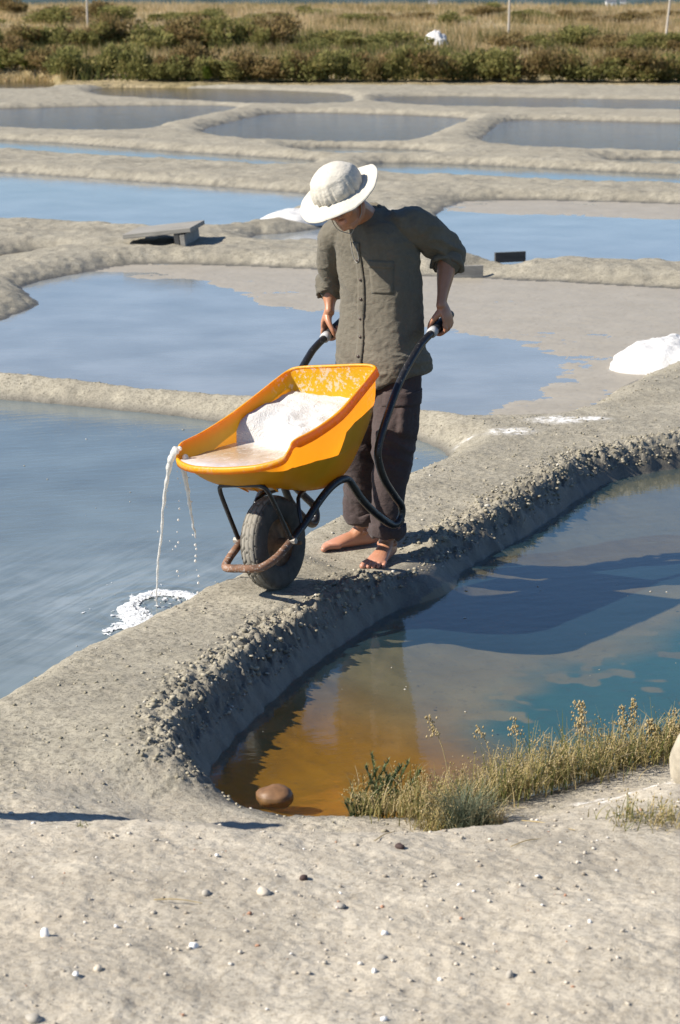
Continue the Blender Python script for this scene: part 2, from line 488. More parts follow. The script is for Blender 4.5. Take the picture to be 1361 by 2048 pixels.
sub_sheet('marsh_ground', is_far, M_FAR)

# plain running to the horizon, below everything else
def quad_sheet(name, x0, x1, y0, y1, z, mat, kind='structure'):
    me = mesh_np(name, [(x0, y0, z), (x1, y0, z), (x1, y1, z), (x0, y1, z)], np.array([[0, 1, 2, 3]]))
    return link(name, me, mat, kind=kind, smooth=False)
quad_sheet('plain_ground', -4000, 4000, -60, 6500, -0.35, simple('far_plain_meadow', (.15, .14, .075, 1), 1.0, .3, .02, 0, 0, .05))

# ------------------------------------------------------------------ water
def water_mat(name, murk, dens, tint=(.75, .82, .8, 1), swirl=False, ripple=.04, rough=.015, clear=False):
    k = NT(name)
    p = k.pos()
    t = k.t
    gl = k.n('ShaderNodeBsdfGlossy'); gl.inputs['Roughness'].default_value = rough
    tr = k.n('ShaderNodeBsdfTransparent'); tr.inputs['Color'].default_value = tint
    df = k.n('ShaderNodeBsdfDiffuse'); df.inputs['Color'].default_value = murk
    m1 = k.n('ShaderNodeMixShader'); m2 = k.n('ShaderNodeMixShader')
    k.l(tr.outputs[0], m1.inputs[1]); k.l(df.outputs[0], m1.inputs[2])
    k.l(m1.outputs[0], m2.inputs[1]); k.l(gl.outputs[0], m2.inputs[2])
    k.l(m2.outputs[0], k.out.inputs[0])
    nz = k.noise(1.3, 4, .55, p)
    dn = k.ramp(nz.outputs[0], [(.3, g1(dens * .75)), (.7, g1(min(1, dens * 1.2)))]).outputs[0]
    if clear:   # no silt stirred up in the near corner
        cc = U(600, 1500)
        sb = k.n('ShaderNodeVectorMath', operation='DISTANCE'); k.l(p, sb.inputs[0]); sb.inputs[1].default_value = (cc.x, cc.y, 0)
        mr = k.n('ShaderNodeMapRange'); k.l(sb.outputs['Value'], mr.inputs[0]); mr.inputs[1].default_value = .5; mr.inputs[2].default_value = 1.6; mr.inputs[3].default_value = .12; mr.inputs[4].default_value = 1.0
        dn = k.math('MULTIPLY', dn, mr.outputs[0])
    if swirl:
        c = U(315, 1215)
        sub = k.n('ShaderNodeVectorMath', operation='SUBTRACT'); k.l(p, sub.inputs[0]); sub.inputs[1].default_value = (c.x, c.y, 0)
        # slow currents drawn out along the dyke
        mp = k.mapping(sub.outputs[0], (1, 1, 1), (0, 0, R_(-30)))
        w = k.noise(1.6, 4, .6, mp, 1.2)
        ln = k.n('ShaderNodeVectorMath', operation='LENGTH'); k.l(sub.outputs[0], ln.inputs[0])
        rr = k.math('ADD', k.math('MULTIPLY', ln.outputs['Value'], 11.0), k.math('MULTIPLY', w.outputs[0], 9.0))
        band = k.math('ADD', k.math('MULTIPLY', k.math('SINE', k.math('MULTIPLY', rr, 2.2)), .5), .5)
        mp2 = k.mapping(p, (.8, 9.0, 1), (0, 0, R_(66)))
        st = k.noise(2.0, 5, .65, mp2, .8)
        fall = k.ramp(ln.outputs['Value'], [(.15, g1(1)), (1.6, g1(0))])
        fall.color_ramp.elements[1].position = 1.0
        lnS = k.math('DIVIDE', ln.outputs['Value'], 1.5); k.l(lnS, fall.inputs[0])
        f = k.math('MULTIPLY', k.math('MULTIPLY', k.math('ADD', k.math('MULTIPLY', band, .5), k.ramp(st.outputs[0], [(.42, g1(0)), (.68, g1(1))]).outputs[0]), fall.outputs[0]), .26, True)
        k.l(k.mix(f, murk, (.46, .50, .52, 1)), df.inputs['Color'])
        k.l(k.math('ADD', dn, k.math('MULTIPLY', f, .7), True), m1.inputs[0])
    else: k.l(dn, m1.inputs[0])
    RP = None
    r1 = k.noise(7, 3, .5, k.mapping(p, (1, 2.2, 1), (0, 0, R_(20))))
    r2 = k.noise(45, 2, .5, k.mapping(p, (1, 2.6, 1), (0, 0, R_(12))))
    bp = k.n('ShaderNodeBump'); bp.inputs['Strength'].default_value = 1.0; bp.inputs['Distance'].default_value = ripple * .1
    hh = k.math('ADD', r1.outputs[0], k.math('MULTIPLY', r2.outputs[0], .18))
    if swirl:   # rings running out from where the water strikes
        wv = k.math('SINE', k.math('MULTIPLY', k.math('ADD', ln.outputs['Value'], k.math('MULTIPLY', w.outputs[0], .12)), 85.0))
        fo = k.n('ShaderNodeMapRange'); k.l(ln.outputs['Value'], fo.inputs[0]); fo.inputs[1].default_value = .15; fo.inputs[2].default_value = .65; fo.inputs[3].default_value = .32; fo.inputs[4].default_value = 0
        hh = k.math('ADD', hh, k.math('MULTIPLY', wv, fo.outputs[0]))
    k.l(hh, bp.inputs['Height']); k.l(bp.outputs[0], gl.inputs['Normal']); ge = k.n('ShaderNodeNewGeometry')
    dt = k.n('ShaderNodeVectorMath', operation='DOT_PRODUCT'); k.l(ge.outputs['Incoming'], dt.inputs[0]); k.l(bp.outputs[0], dt.inputs[1])
    cs = k.math('SUBTRACT', 1.0, k.math('ABSOLUTE', dt.outputs['Value']), True)
    k.l(k.math('ADD', .030, k.math('MULTIPLY', .978, k.math('POWER', cs, 5.0))), m2.inputs[0])
    return k.m
W_P1 = water_mat('clear_pond_water', (.065, .155, .20, 1), .16, (.92, .92, .84, 1), ripple=.010, clear=True)
W_P2 = water_mat('milky_pond_water', (.175, .215, .222, 1), .82, swirl=True, ripple=.025)
W_P3 = water_mat('still_pond_water', (.36, .385, .39, 1), .72, ripple=.012)
W_STRIP = water_mat('channel_water', (.20, .25, .28, 1), .5, ripple=.012)
W_FAR = water_mat('far_pond_water', (.22, .165, .075, 1), .62, ripple=.12, rough=.07)  # brown murk stands in for the bank mirrored in the water
for k_, poly in PPOLY.items():
    c = poly; nx = np.roll(c, -1, 0) - np.roll(c, 1, 0)
    nx /= np.linalg.norm(nx, axis=1, keepdims=True) + 1e-9
    area = .5 * np.sum(c[:, 0] * np.roll(c[:, 1], -1) - c[:, 1] * np.roll(c[:, 0], -1))
    off = np.stack([nx[:, 1], -nx[:, 0]], 1) * (1 if area > 0 else -1)
    q = c + off * (.12 if k_ in ('p1', 'p2') else .2)
    bm = bmesh.new()
    f = bm.faces.new([bm.verts.new((x, y, 0)) for x, y in q])
    bmesh.ops.triangulate(bm, faces=[f])
    for f in bm.faces:
        f.normal_update()
        if f.normal.z < 0: f.normal_flip()
    me = bpy.data.meshes.new('water'); bm.to_mesh(me); bm.free()
    link('water', me, {'p1': W_P1, 'p2': W_P2, 'p3': W_P3, 'p4l': W_P3, 'p4r': W_P3, 's1': W_STRIP, 's2': W_STRIP, 's3': W_STRIP, 's4': W_STRIP}.get(k_, W_FAR), kind='structure', smooth=False)
# ------------------------------------------------------------------ mesh builders for objects
def crom(pts, n=6, closed=False):
    pts = [np.array(p, dtype=float) for p in pts]
    out = []; N = len(pts)
    rng = range(N if closed else N - 1)
    for i in rng:
        if closed: p0, p1, p2, p3 = pts[i - 1], pts[i], pts[(i + 1) % N], pts[(i + 2) % N]
        else:
            p0 = pts[max(i - 1, 0)]; p1 = pts[i]; p2 = pts[i + 1]; p3 = pts[min(i + 2, N - 1)]
        for j in range(n):
            t = j / n
            out.append(0.5 * ((2 * p1) + (-p0 + p2) * t + (2 * p0 - 5 * p1 + 4 * p2 - p3) * t * t + (-p0 + 3 * p1 - 3 * p2 + p3) * t ** 3))
    if not closed: out.append(pts[-1])
    return out

def loft(bm, pts, ra, rb=None, ref=(0, 0, 1), seg=14, cap=True, round_ends=True, sub=1, pw=1.0):
    """closed tube through pts; ra is the half width along ref x tangent, rb the half depth along the other way; numbers or lists"""
    pts = [Vector(p) for p in pts]; n = len(pts)
    ra = [ra] * n if not hasattr(ra, '__len__') else list(ra)
    rb = ra if rb is None else ([rb] * n if not hasattr(rb, '__len__') else list(rb))
    if sub > 1:
        q = crom([list(p) + [a, b] for p, a, b in zip(pts, ra, rb)], sub)
        pts = [Vector(v[:3]) for v in q]; ra = [v[3] for v in q]; rb = [v[4] for v in q]; n = len(pts)
    ref = Vector(ref)
    rings = []; pv = None
    tang = []
    for i in range(n):
        t = (pts[min(i + 1, n - 1)] - pts[max(i - 1, 0)]).normalized(); tang.append(t)
    def frame(t):
        nonlocal pv
        if pv is None:
            a = ref - t * ref.dot(t)
            if a.length < 1e-4: a = Vector((1, 0, 0)) - t * t.x
        else: a = pv - t * pv.dot(t)
        a.normalize(); pv = a
        return a, t.cross(a)
    specs = []
    for i in range(n):
        a, b = frame(tang[i])
        specs.append((pts[i], a, b, ra[i], rb[i], tang[i]))
    if round_ends and cap:
        h = []
        for f, s in ((.97, .28), (.80, .60), (.45, .89)):
            p, a, b, x, y, t = specs[0]; m = min(x, y); h.append((p - t * m * (1 - (1 - f)) * 1.0, a, b, x * s, y * s, t)) if False else h.append((p - t * m * math.sqrt(max(0, 1 - s * s)), a, b, x * s, y * s, t))
        e = []
        for s in (.89, .60, .28):
            p, a, b, x, y, t = specs[-1]; m = min(x, y); e.append((p + t * m * math.sqrt(1 - s * s), a, b, x * s, y * s, t))
        specs = h + specs + e
    for p, a, b, x, y, t in specs:
        q_ = lambda v: math.copysign(abs(v) ** pw, v)
        rings.append([bm.verts.new(p + a * (y * q_(math.cos(2 * math.pi * k / seg))) + b * (x * q_(math.sin(2 * math.pi * k / seg)))) for k in range(seg)])
    for r0, r1 in zip(rings[:-1], rings[1:]):
        for k in range(seg): bm.faces.new((r0[k], r0[(k + 1) % seg], r1[(k + 1) % seg], r1[k]))
    if cap:
        bm.faces.new(list(reversed(rings[0]))); bm.faces.new(rings[-1])
    return rings

def ellipsoid(bm, c, r, rot=None, u=16, v=10):
    c = Vector(c); rows = []
    rot = rot or Matrix.Identity(3)
    top = bm.verts.new(c + rot @ Vector((0, 0, r[2]))); bot = bm.verts.new(c + rot @ Vector((0, 0, -r[2])))
    for j in range(1, v):
        th = math.pi * j / v
        rows.append([bm.verts.new(c + rot @ Vector((r[0] * math.sin(th) * math.cos(2 * math.pi * i / u), r[1] * math.sin(th) * math.sin(2 * math.pi * i / u), r[2] * math.cos(th)))) for i in range(u)])
    for i in range(u):
        bm.faces.new((top, rows[0][i], rows[0][(i + 1) % u])); bm.faces.new((bot, rows[-1][(i + 1) % u], rows[-1][i]))
        for a, b in zip(rows[:-1], rows[1:]): bm.faces.new((a[i], b[i], b[(i + 1) % u], a[(i + 1) % u]))

def lathe(bm, prof, seg=48, axis='Y', mod=None):
    """prof: list of (radius, along); closed ring of rings round the axis"""
    rings = []
    for (r, y) in prof:
        row = []
        for k in range(seg):
            a = 2 * math.pi * k / seg
            rr = r + (mod(r, y, a) if mod else 0)
            row.append(bm.verts.new((rr * math.cos(a), y, rr * math.sin(a))))
        rings.append(row)
    for r0, r1 in zip(rings[:-1], rings[1:]):
        for k in range(seg): bm.faces.new((r0[k], r0[(k + 1) % seg], r1[(k + 1) % seg], r1[k]))
    return rings

def box(bm, c, s, rot=None, bev=0.0):
    m = Matrix.Translation(Vector(c)) @ ((rot or Matrix.Identity(3)).to_4x4()) @ Matrix.Diagonal((*s, 1))
    g = bmesh.ops.create_cube(bm, size=1.0, matrix=m)
    if bev:
        es = list({e for v in g['verts'] for e in v.link_edges})
        bmesh.ops.bevel(bm, geom=es, offset=bev, segments=2, affect='EDGES', profile=.6)

def remesh(me, voxel, smooth=3, decim=None):
    """one continuous skin over overlapping closed pieces"""
    o = bpy.data.objects.new('tmp', me); COL.objects.link(o)
    m = o.modifiers.new('r', 'REMESH'); m.mode = 'VOXEL'; m.voxel_size = voxel
    if smooth:
        s = o.modifiers.new('s', 'SMOOTH'); s.factor = .5; s.iterations = smooth
    if decim:
        d = o.modifiers.new('d', 'DECIMATE'); d.ratio = decim
    dg = bpy.context.evaluated_depsgraph_get(); dg.update()
    res = bpy.data.meshes.new_from_object(o.evaluated_get(dg))
    bpy.data.objects.remove(o)
    return res

# ------------------------------------------------------------------ wheelbarrow
WB_M = Matrix(((-0.4662640903, 0.8474713476, -0.2537520700), (-0.8324018279, -0.5174056926, -0.1984906704), (-0.2995079214, 0.1186746151, 0.9466843934)))
WB_T = Vector((-0.27567, 8.51072, 0.40632))
def wb(x, y, z): return WB_M @ Vector((x, y, z)) + WB_T
TYRE_C = Vector((0.012, 0, -0.042)); TYRE_R = 0.193

def plastic_mat():
    k = NT('yellow_plastic')
    p = k.obj()
    nz = k.noise(14, 5, .6, p)
    c = k.ramp(nz.outputs[0], [(.3, (.78, .455, .010, 1)), (.7, (.88, .55, .018, 1))]).outputs[0]
    # scuffs running down the flanks
    st = k.noise(40, 4, .7, k.mapping(p, (1.2, 1.2, .12)))
    c = k.mix(k.ramp(st.outputs[0], [(.60, g1(0)), (.78, g1(.35))]).outputs[0], c, (.55, .36, .10, 1))
    # salt crystals dried on the inside of the tail wall
    sx = k.attr('salt').outputs['Fac']
    cr = k.noise(75, 3, .6, p)
    big = k.noise(11, 4, .6, p)
    sf = k.math('MULTIPLY', sx, k.ramp(k.math('ADD', k.math('MULTIPLY', cr.outputs[0], .6), k.math('MULTIPLY', big.outputs[0], .5)), [(.57, g1(0)), (.63, g1(.7))]).outputs[0])
    c = k.mix(sf, c, (.86, .84, .72, 1))
    k.l(c, k.b.inputs['Base Color']); k.b.inputs['Roughness'].default_value = .42
    tl = k.n('ShaderNodeBsdfTranslucent'); tl.inputs['Color'].default_value = (1.0, .32, .012, 1)
    ms = k.n('ShaderNodeMixShader'); ms.inputs[0].default_value = .46
    k.l(k.b.outputs[0], ms.inputs[1]); k.l(tl.outputs[0], ms.inputs[2]); k.l(ms.outputs[0], k.out.inputs[0])
    k.bump(k.math('ADD', nz.outputs[0], k.math('MULTIPLY', sf, 1.5)), .25, .004)
    return k.m
M_PLAST = plastic_mat()
def frame_mat():
    k = NT('black_frame_paint')
    p = k.obj()
    n1 = k.noise(90, 4, .65, p); n2 = k.noise(9, 4, .6, p)
    rust = k.attr('rust').outputs['Fac']
    c = k.mix(k.ramp(n1.outputs[0], [(.63, g1(0)), (.68, g1(.75))]).outputs[0], (.012, .012, .014, 1), (.32, .31, .29, 1))
    rc = k.ramp(n2.outputs[0], [(.35, (.05, .03, .02, 1)), (.52, (.22, .11, .06, 1)), (.68, (.30, .23, .18, 1))]).outputs[0]
    rc = k.mix(k.ramp(n1.outputs[0], [(.56, g1(0)), (.64, g1(.8))]).outputs[0], rc, (.45, .42, .38, 1))
    c = k.mix(rust, c, rc)
    k.l(c, k.b.inputs['Base Color'])
    k.l(k.ramp(rust, [(0, g1(.32)), (1, g1(.8))]).outputs[0], k.b.inputs['Roughness'])
    k.bump(n1.outputs[0], .3, .003)
    return k.m
M_FRAME = frame_mat()
M_BLACK = simple('black_grip_rubber', (.018, .018, .02, 1), .5, .3, 60, .2)
M_GREY = simple('pale_grey_band', (.42, .42, .42, 1), .5, .2, 40)
M_TYRE = NT('dusty_tyre_rubber')
def _ty():
    k = M_TYRE; p = k.obj()
    n = k.noise(18, 5, .65, p); n2 = k.noise(120, 3, .6, p)
    c = k.ramp(n.outputs[0], [(.3, (.035, .033, .03, 1)), (.7, (.085, .078, .068, 1))]).outputs[0]
    c = k.mix(k.ramp(n2.outputs[0], [(.68, g1(0)), (.74, g1(.7))]).outputs[0], c, (.30, .28, .25, 1))
    dust = k.attr('dust').outputs['Fac']
    c = k.mix(k.math('MULTIPLY', dust, .85), c, (.27, .25, .21, 1))
    k.l(c, k.b.inputs['Base Color']); k.b.inputs['Roughness'].default_value = .8
    k.b.inputs['Specular IOR Level'].default_value = .3
    k.bump(n2.outputs[0], .3, .002)
_ty(); M_TYRE = M_TYRE.m
M_RUST = simple('rusty_wheel_rim', (.20, .11, .055, 1), .85, .55, 22, .4)
M_STEEL = simple('worn_bolt_steel', (.30, .27, .23, 1), .55, .35, 60, .2, metallic=.3)

barrow = empty('wheelbarrow', WB_T, 'yellow plastic wheelbarrow tipped forward, pouring salty water beside the barefoot man', 'wheelbarrow')
barrow.rotation_euler = WB_M.to_euler()

RIM = [(-.727, 0, .398), (-.727, .12, .398), (-.727, .185, .394), (-.715, .217, .386), (-.66, .229, .385), (-.48, .246, .383), (-.30, .262, .385), (-.10, .267, .408), (.045, .267, .436), (.085, .262, .420), (.125, .245, .400), (.165, .16, .393), (.178, .06, .391), (.180, 0, .390)]
BOT = [(-.585, 0, .125), (-.585, .09, .125), (-.58, .13, .128), (-.565, .155, .13), (-.51, .160, .10), (-.42, .150, .062), (-.30, .140, .055), (-.17, .130, .10), (-.07, .112, .155), (-.04, .10, .175), (-.02, .085, .19), (.015, .055, .212), (.025, .02, .218), (.027, 0, .218)]
def full_loop(h):
    r = crom(h, 4)
    return [tuple(p) for p in r] + [(p[0], -p[1], p[2]) for p in r[-2:0:-1]]
rimL, botL = full_loop(RIM), full_loop(BOT)
NL = len(rimL)
def wall(i, t):
    """point on the tray's wall; t=0 rim, 1 floor edge"""
    a = np.array(rimL[i]); b = np.array(botL[i])
    p = a * (1 - t) + b * t
    c = np.array((-.30, 0, .2)); o = p - c; o[2] = 0; o /= np.linalg.norm(o) + 1e-9
    bul = .030 * math.sin(math.pi * t) ** 1.0
    p = p + o * bul; p[2] -= .012 * math.sin(math.pi * t)
    return p
vs = []; fc = []; K = 14
for j in range(K + 1):
    for i in range(NL): vs.append(wall(i, j / K))
for s in (.66, .33):
    for i in range(NL):
        b = np.array(botL[i]); c = np.array((-.32, 0, .062)); c[2] = b[2] * .5 + .03
        c2 = np.array((-.32, 0, .06)); vs.append(b * s + c2 * (1 - s))
vs.append((-.32, 0, .06))
for j in range(K + 2):
    for i in range(NL):
        a, b = j * NL + i, j * NL + (i + 1) % NL
        fc.append((a, b, b + NL, a + NL))
tri = [((K + 2) * NL + i, (K + 2) * NL + (i + 1) % NL, len(vs) - 1) for i in range(NL)]
me = mesh_np('tray', vs, [np.array(fc), np.array(tri)])
va = np.array(vs)
at = me.attributes.new('salt', 'FLOAT', 'POINT')
at.data.foreach_set('value', (sm(-.56, -.66, va[:, 0]) * 1.0).astype(np.float32))
tray = link('tray', me, M_PLAST, barrow)
# rim flange: turned over outwards
bm = bmesh.new(); rows = []
for i in range(NL):
    a = np.array(rimL[i]); o = a - np.array((-.28, 0, a[2])); o /= np.linalg.norm(o)
    fl = .034 if a[0] < .04 else .022
    if abs(a[1]) < .17 and a[0] < 0: fl = .026
    w = .013
    pr = [a + o * -.003 + np.array((0, 0, -.004)), a + np.array((0, 0, .004)), a + o * w * .6 + np.array((0, 0, .004)), a + o * w + np.array((0, 0, -.002)), a + o * (w + .003) + np.array((0, 0, -fl)), a + o * (w - .004) + np.array((0, 0, -fl)), a + o * .004 + np.array((0, 0, -.008))]
    rows.append([bm.verts.new(p) for p in pr])
for i in range(NL):
    r0, r1 = rows[i], rows[(i + 1) % NL]
    for q in range(7): bm.faces.new((r0[q], r1[q], r1[(q + 1) % 7], r0[(q + 1) % 7]))
me = from_bm('tray_rim', bm)
at = me.attributes.new('salt', 'FLOAT', 'POINT'); at.data.foreach_set('value', np.full(len(me.vertices), .25, dtype=np.float32))
link('tray_rim', me, M_PLAST, tray)
# moulded ribs under the front
for yy in (-.09, -.03, .03, .09):
    bm = bmesh.new()
    loft(bm, [(-.02, yy * .8, .176), (.03, yy * .95, .235), (.08, yy * 1.1, .288)], [.003, .006, .003], sub=3, seg=8, ref=(0, 1, 0))
    me = from_bm('tray_rib', bm); at = me.attributes.new('salt', 'FLOAT', 'POINT')
    link('tray_rib', me, M_PLAST, tray)

# frame: one tube from handle to leg, under the tray, round the wheel and back
HALF = [(-1.30, .274, .355), (-1.146, .274, .352), (-1.06, .273, .350), (-.98, .272, .338), (-.80, .268, .282), (-.62, .26, .180), (-.535, .25, .105), (-.520, .243, .04), (-.535, .238, -.05), (-.590, .228, -.155), (-.628, .222, -.225), (-.610, .214, -.272), (-.555, .205, -.275), (-.49, .194, -.20), (-.42, .183, -.085), (-.385, .17, .025), (-.335, .17, .062), (-.26, .165, .072), (-.17, .152, .055), (-.05, .132, .012), (.065, .120, -.012), (.17, .112, -.022), (.245, .088, -.022), (.268, .045, -.016), (.27, 0, -.014)]
path = HALF + [(a, -b, c) for a, b, c in HALF[-2::-1]]
bm = bmesh.new(); loft(bm, path, .0165, ref=(0, 1, .3), seg=12, sub=5, round_ends=False)
me = from_bm('frame_tube', bm)
fr = np.array([v.co[:] for v in me.vertices])
at = me.attributes.new('rust', 'FLOAT', 'POINT'); at.data.foreach_set('value', sm(.02, .15, fr[:, 0]).astype(np.float32))
frame = link('frame_tube', me, M_FRAME, barrow)
# bracket in front of the wheel that carries the tray
BR = [(.062, .128, .0), (.085, .122, .15), (.098, .116, .235), (.105, .100, .268), (.108, .06, .274), (.108, 0, .275)]
bm = bmesh.new(); loft(bm, BR + [(a, -b, c) for a, b, c in BR[-2::-1]], .0095, ref=(1, 0, 0), seg=10, sub=5)
me = from_bm('front_bracket', bm); me.attributes.new('rust', 'FLOAT', 'POINT')
link('front_bracket', me, M_FRAME, barrow)
# stays from the axle back to the frame under the tray
for s in (1, -1):
    bm = bmesh.new(); loft(bm, [(-.04, s * .125, .02), (-.10, s * .10, .10), (-.20, s * .07, .085)], .0085, ref=(0, 1, 0), seg=8, sub=3)
    me = from_bm('tray_stay', bm); me.attributes.new('rust', 'FLOAT', 'POINT'); link('tray_stay', me, M_FRAME, barrow)
    bm = bmesh.new(); loft(bm, [(-1.315, s * .274, .355), (-1.25, s * .274, .354), (-1.158, s * .274, .352)], [.021, .0205, .0205], ref=(0, 1, 0), seg=14)
    link('grip', from_bm('grip', bm), M_BLACK, barrow)
    bm = bmesh.new(); loft(bm, [(-1.158, s * .274, .353), (-1.128, s * .274, .352)], .0225, ref=(0, 1, 0), seg=14, round_ends=False)
    link('grip_ring', from_bm('grip_ring', bm), M_GREY, barrow)
    bm = bmesh.new(); loft(bm, [(.062, s * .118, -.006), (.062, s * .150, -.004)], .013, ref=(0, 0, 1), seg=6, round_ends=False)
    link('axle_bolt', from_bm('axle_bolt', bm), M_STEEL, barrow, smooth=False)
# wheel: tyre with cut tread, dished rusty rim, hub
prof = []
W_ = .047
for k in range(29):
    a = -2.45 + 4.9 * k / 28
    x = math.copysign(abs(math.sin(a)) ** .85, math.sin(a)) * W_ * (1 if abs(a) < 1.57 else 1)
    r = TYRE_R - .052 + .052 * math.copysign(abs(math.cos(a)) ** .55, math.cos(a))
    prof.append((r, x))
def tread(r, y, a):
    if r < TYRE_R - .020: return 0.002 * math.sin(6 * r * 100) * 0
    row = int(math.floor((y + .05) / .0195)); ph = (row % 2) * .5
    u = (a * 22 / (2 * math.pi) + ph + 2.2 * abs(y) * 8) % 1.0
    v = ((y + .05) / .0195) % 1.0
    return -.006 if (u < .13 or v < .15) else .0
bm = bmesh.new()
SEG = 240
# extra rings on the tread so that the grooves are sharp
pf = []
for (r0, y0), (r1, y1) in zip(prof[:-1], prof[1:]):
    m = 3 if min(r0, r1) > TYRE_R - .022 else 1
    for q in range(m): pf.append((r0 + (r1 - r0) * q / m, y0 + (y1 - y0) * q / m))
pf.append(prof[-1])
lathe(bm, pf, SEG, mod=tread)
me = from_bm('tyre', bm); me.transform(Matrix.Translation(TYRE_C))
tv = np.array([v.co[:] for v in me.vertices]) - np.array(TYRE_C)
rad = np.hypot(tv[:, 0], tv[:, 2])
at = me.attributes.new('dust', 'FLOAT', 'POINT')
at.data.foreach_set('value', (sm(TYRE_R - .012, TYRE_R - .003, rad) * .9 + .12 * sm(.12, .19, rad)).astype(np.float32))
wheel = link('wheel', bpy.data.meshes.new('wheel_hub'), None, barrow)
bm = bmesh.new(); loft(bm, [TYRE_C + Vector((0, -.066, 0)), TYRE_C + Vector((0, .066, 0))], .021, ref=(0, 0, 1), seg=16, round_ends=False)
loft(bm, [Vector((.062, -.13, -.006)), Vector((.062, .13, -.006))], .009, ref=(0, 0, 1), seg=8, round_ends=False) if False else loft(bm, [TYRE_C + Vector((.0, -.135, 0)), TYRE_C + Vector((.0, .135, 0))], .008, ref=(0, 0, 1), seg=8, round_ends=False)
wm = from_bm('wheel_hub', bm); bpy.data.objects.remove(wheel)
wheel = link('wheel', wm, M_RUST, barrow)
link('tyre', me, M_TYRE, wheel)
bm = bmesh.new()
for s in (1, -1):
    lathe(bm, [(.108, s * .034), (.103, s * .028), (.092, s * .012), (.070, s * .007), (.045, s * .020), (.020, s * .032)], 40)
me = from_bm('wheel_rim', bm); me.transform(Matrix.Translation(TYRE_C))
link('wheel_rim', me, M_RUST, wheel)

# what the tray holds: wet salt at the back, muddy water running to the lip
def wz(p): return (WB_M @ Vector(p) + WB_T).z
LEVEL = .716
def cross(i, lev):
    prev = wall(i, 0)
    if wz(prev) <= lev: return prev
    for j in range(1, 41):
        q = wall(i, j / 40)
        if wz(q) <= lev: return q
    return np.array(botL[i])
def fill(name, level_fn, nz_amp, seed, rings=14):
    loop = []
    for i in range(NL):
        p = wall(i, .3)
        for _ in range(4): p = cross(i, level_fn(p[0], p[1]))
        loop.append(p)
    loop = np.array(loop); c = np.array((-.30, 0, 0)); vs = []; fs = []
    for r in range(rings + 1):
        s = 1 - r / rings
        for i in range(NL):
            x = loop[i, 0] * s + c[0] * (1 - s); y = loop[i, 1] * s
            # find local z so that the world height is the level
            lev = level_fn(x, y) + (nz_amp * (fbm(np.array([x * 14.]), np.array([y * 14.]), 4, seed)[0] - .5) if r else 0)
            z = (lev - WB_T.z - WB_M[2][0] * x - WB_M[2][1] * y) / WB_M[2][2]
            vs.append((x, y, z if r else loop[i, 2]))
    for r in range(rings):
        for i in range(NL):
            a, b = r * NL + i, r * NL + (i + 1) % NL
            fs.append((a, b, b + NL, a + NL))
    return mesh_np(name, vs, np.array(fs))
def salt_level(x, y):
    h = .800 + .075 * min(1, max(0, (-.28 - x) / .42))
    e = -.235 + .05 * math.sin(y * 17 + .8) + .12 * y
    return h - .20 * float(sm(e - .13, e + .13, np.array(x)))
def brine_mat():
    k = NT('muddy_brine'); p = k.obj()
    sx = k.n('ShaderNodeSeparateXYZ'); k.l(p, sx.inputs[0])
    n = k.noise(10, 6, .65, k.mapping(p, (1, 2.2, 1)), 1.4)
    f = k.math('ADD', sx.outputs[0], k.math('MULTIPLY', n.outputs[0], .22))
    c = k.ramp(k.math('ADD', f, .35), [(.20, (.72, .66, .58, 1)), (.30, (.42, .30, .19, 1)), (.42, (.50, .37, .24, 1)), (.52, (.62, .52, .43, 1)), (.62, (.66, .61, .59, 1))]).outputs[0]
    c = k.mix(k.ramp(k.noise(38, 5, .7, p).outputs[0], [(.55, g1(0)), (.66, g1(.7))]).outputs[0], c, (.78, .74, .68, 1))
    k.l(c, k.b.inputs['Base Color']); k.b.inputs['Roughness'].default_value = .12
    k.bump(n.outputs[0], .25, .01)
    return k.m
brine = link('muddy_water', fill('muddy_water', lambda x, y: LEVEL + .003, .004, 7), brine_mat(), None, label='muddy salt water lying in the yellow tray, running out over its front lip', cat='water', kind=None)
brine.matrix_world = Matrix.Translation(WB_T) @ WB_M.to_4x4()
M_SALT = NT('white_salt')
def _salt():
    k = M_SALT; p = k.obj(); n = k.noise(60, 5, .7, p); n1 = k.noise(5, 4, .6, p)
    c = k.ramp(n1.outputs[0], [(.3, (.58, .565, .54, 1)), (.6, (.68, .67, .655, 1))]).outputs[0]
    c = k.mix(k.ramp(n.outputs[0], [(.62, g1(0)), (.75, g1(.4))]).outputs[0], c, (.55, .50, .43, 1))
    n3 = k.noise(150, 3, .7, p)
    c = k.mix(k.ramp(n3.outputs[0], [(.58, g1(0)), (.70, g1(.22))]).outputs[0], c, (.45, .41, .36, 1))
    k.l(c, k.b.inputs['Base Color']); k.b.inputs['Roughness'].default_value = .6
    k.bump(k.math('ADD', n.outputs[0], n3.outputs[0]), .7, .010)
_salt(); M_SALT = M_SALT.m
salt = link('salt_heap', fill('salt_heap', salt_level, .034, 11, 30), M_SALT, None, label='wet white salt heaped at the back of the yellow tray', cat='salt')
salt.matrix_world = Matrix.Translation(WB_T) @ WB_M.to_4x4()
# ------------------------------------------------------------------ the man
from mathutils import noise as mnoise
from mathutils.bvhtree import BVHTree
FW = Vector((-.47, -.883, 0)); LF = Vector((.883, -.47, 0)); UP = Vector((0, 0, 1))
BASE = Vector((.15, 9.33, .10))
man = empty('person', BASE, 'barefoot man in pale sun hat, grey-green shirt and dark trousers tipping the wheelbarrow', 'person')
MAN_I = Matrix.Translation(-BASE)
def mlink(name, me, mat, parent=None, label=None, smooth=True):
    me.transform(MAN_I)
    return link(name, me, mat, parent or man, label=label, smooth=smooth)

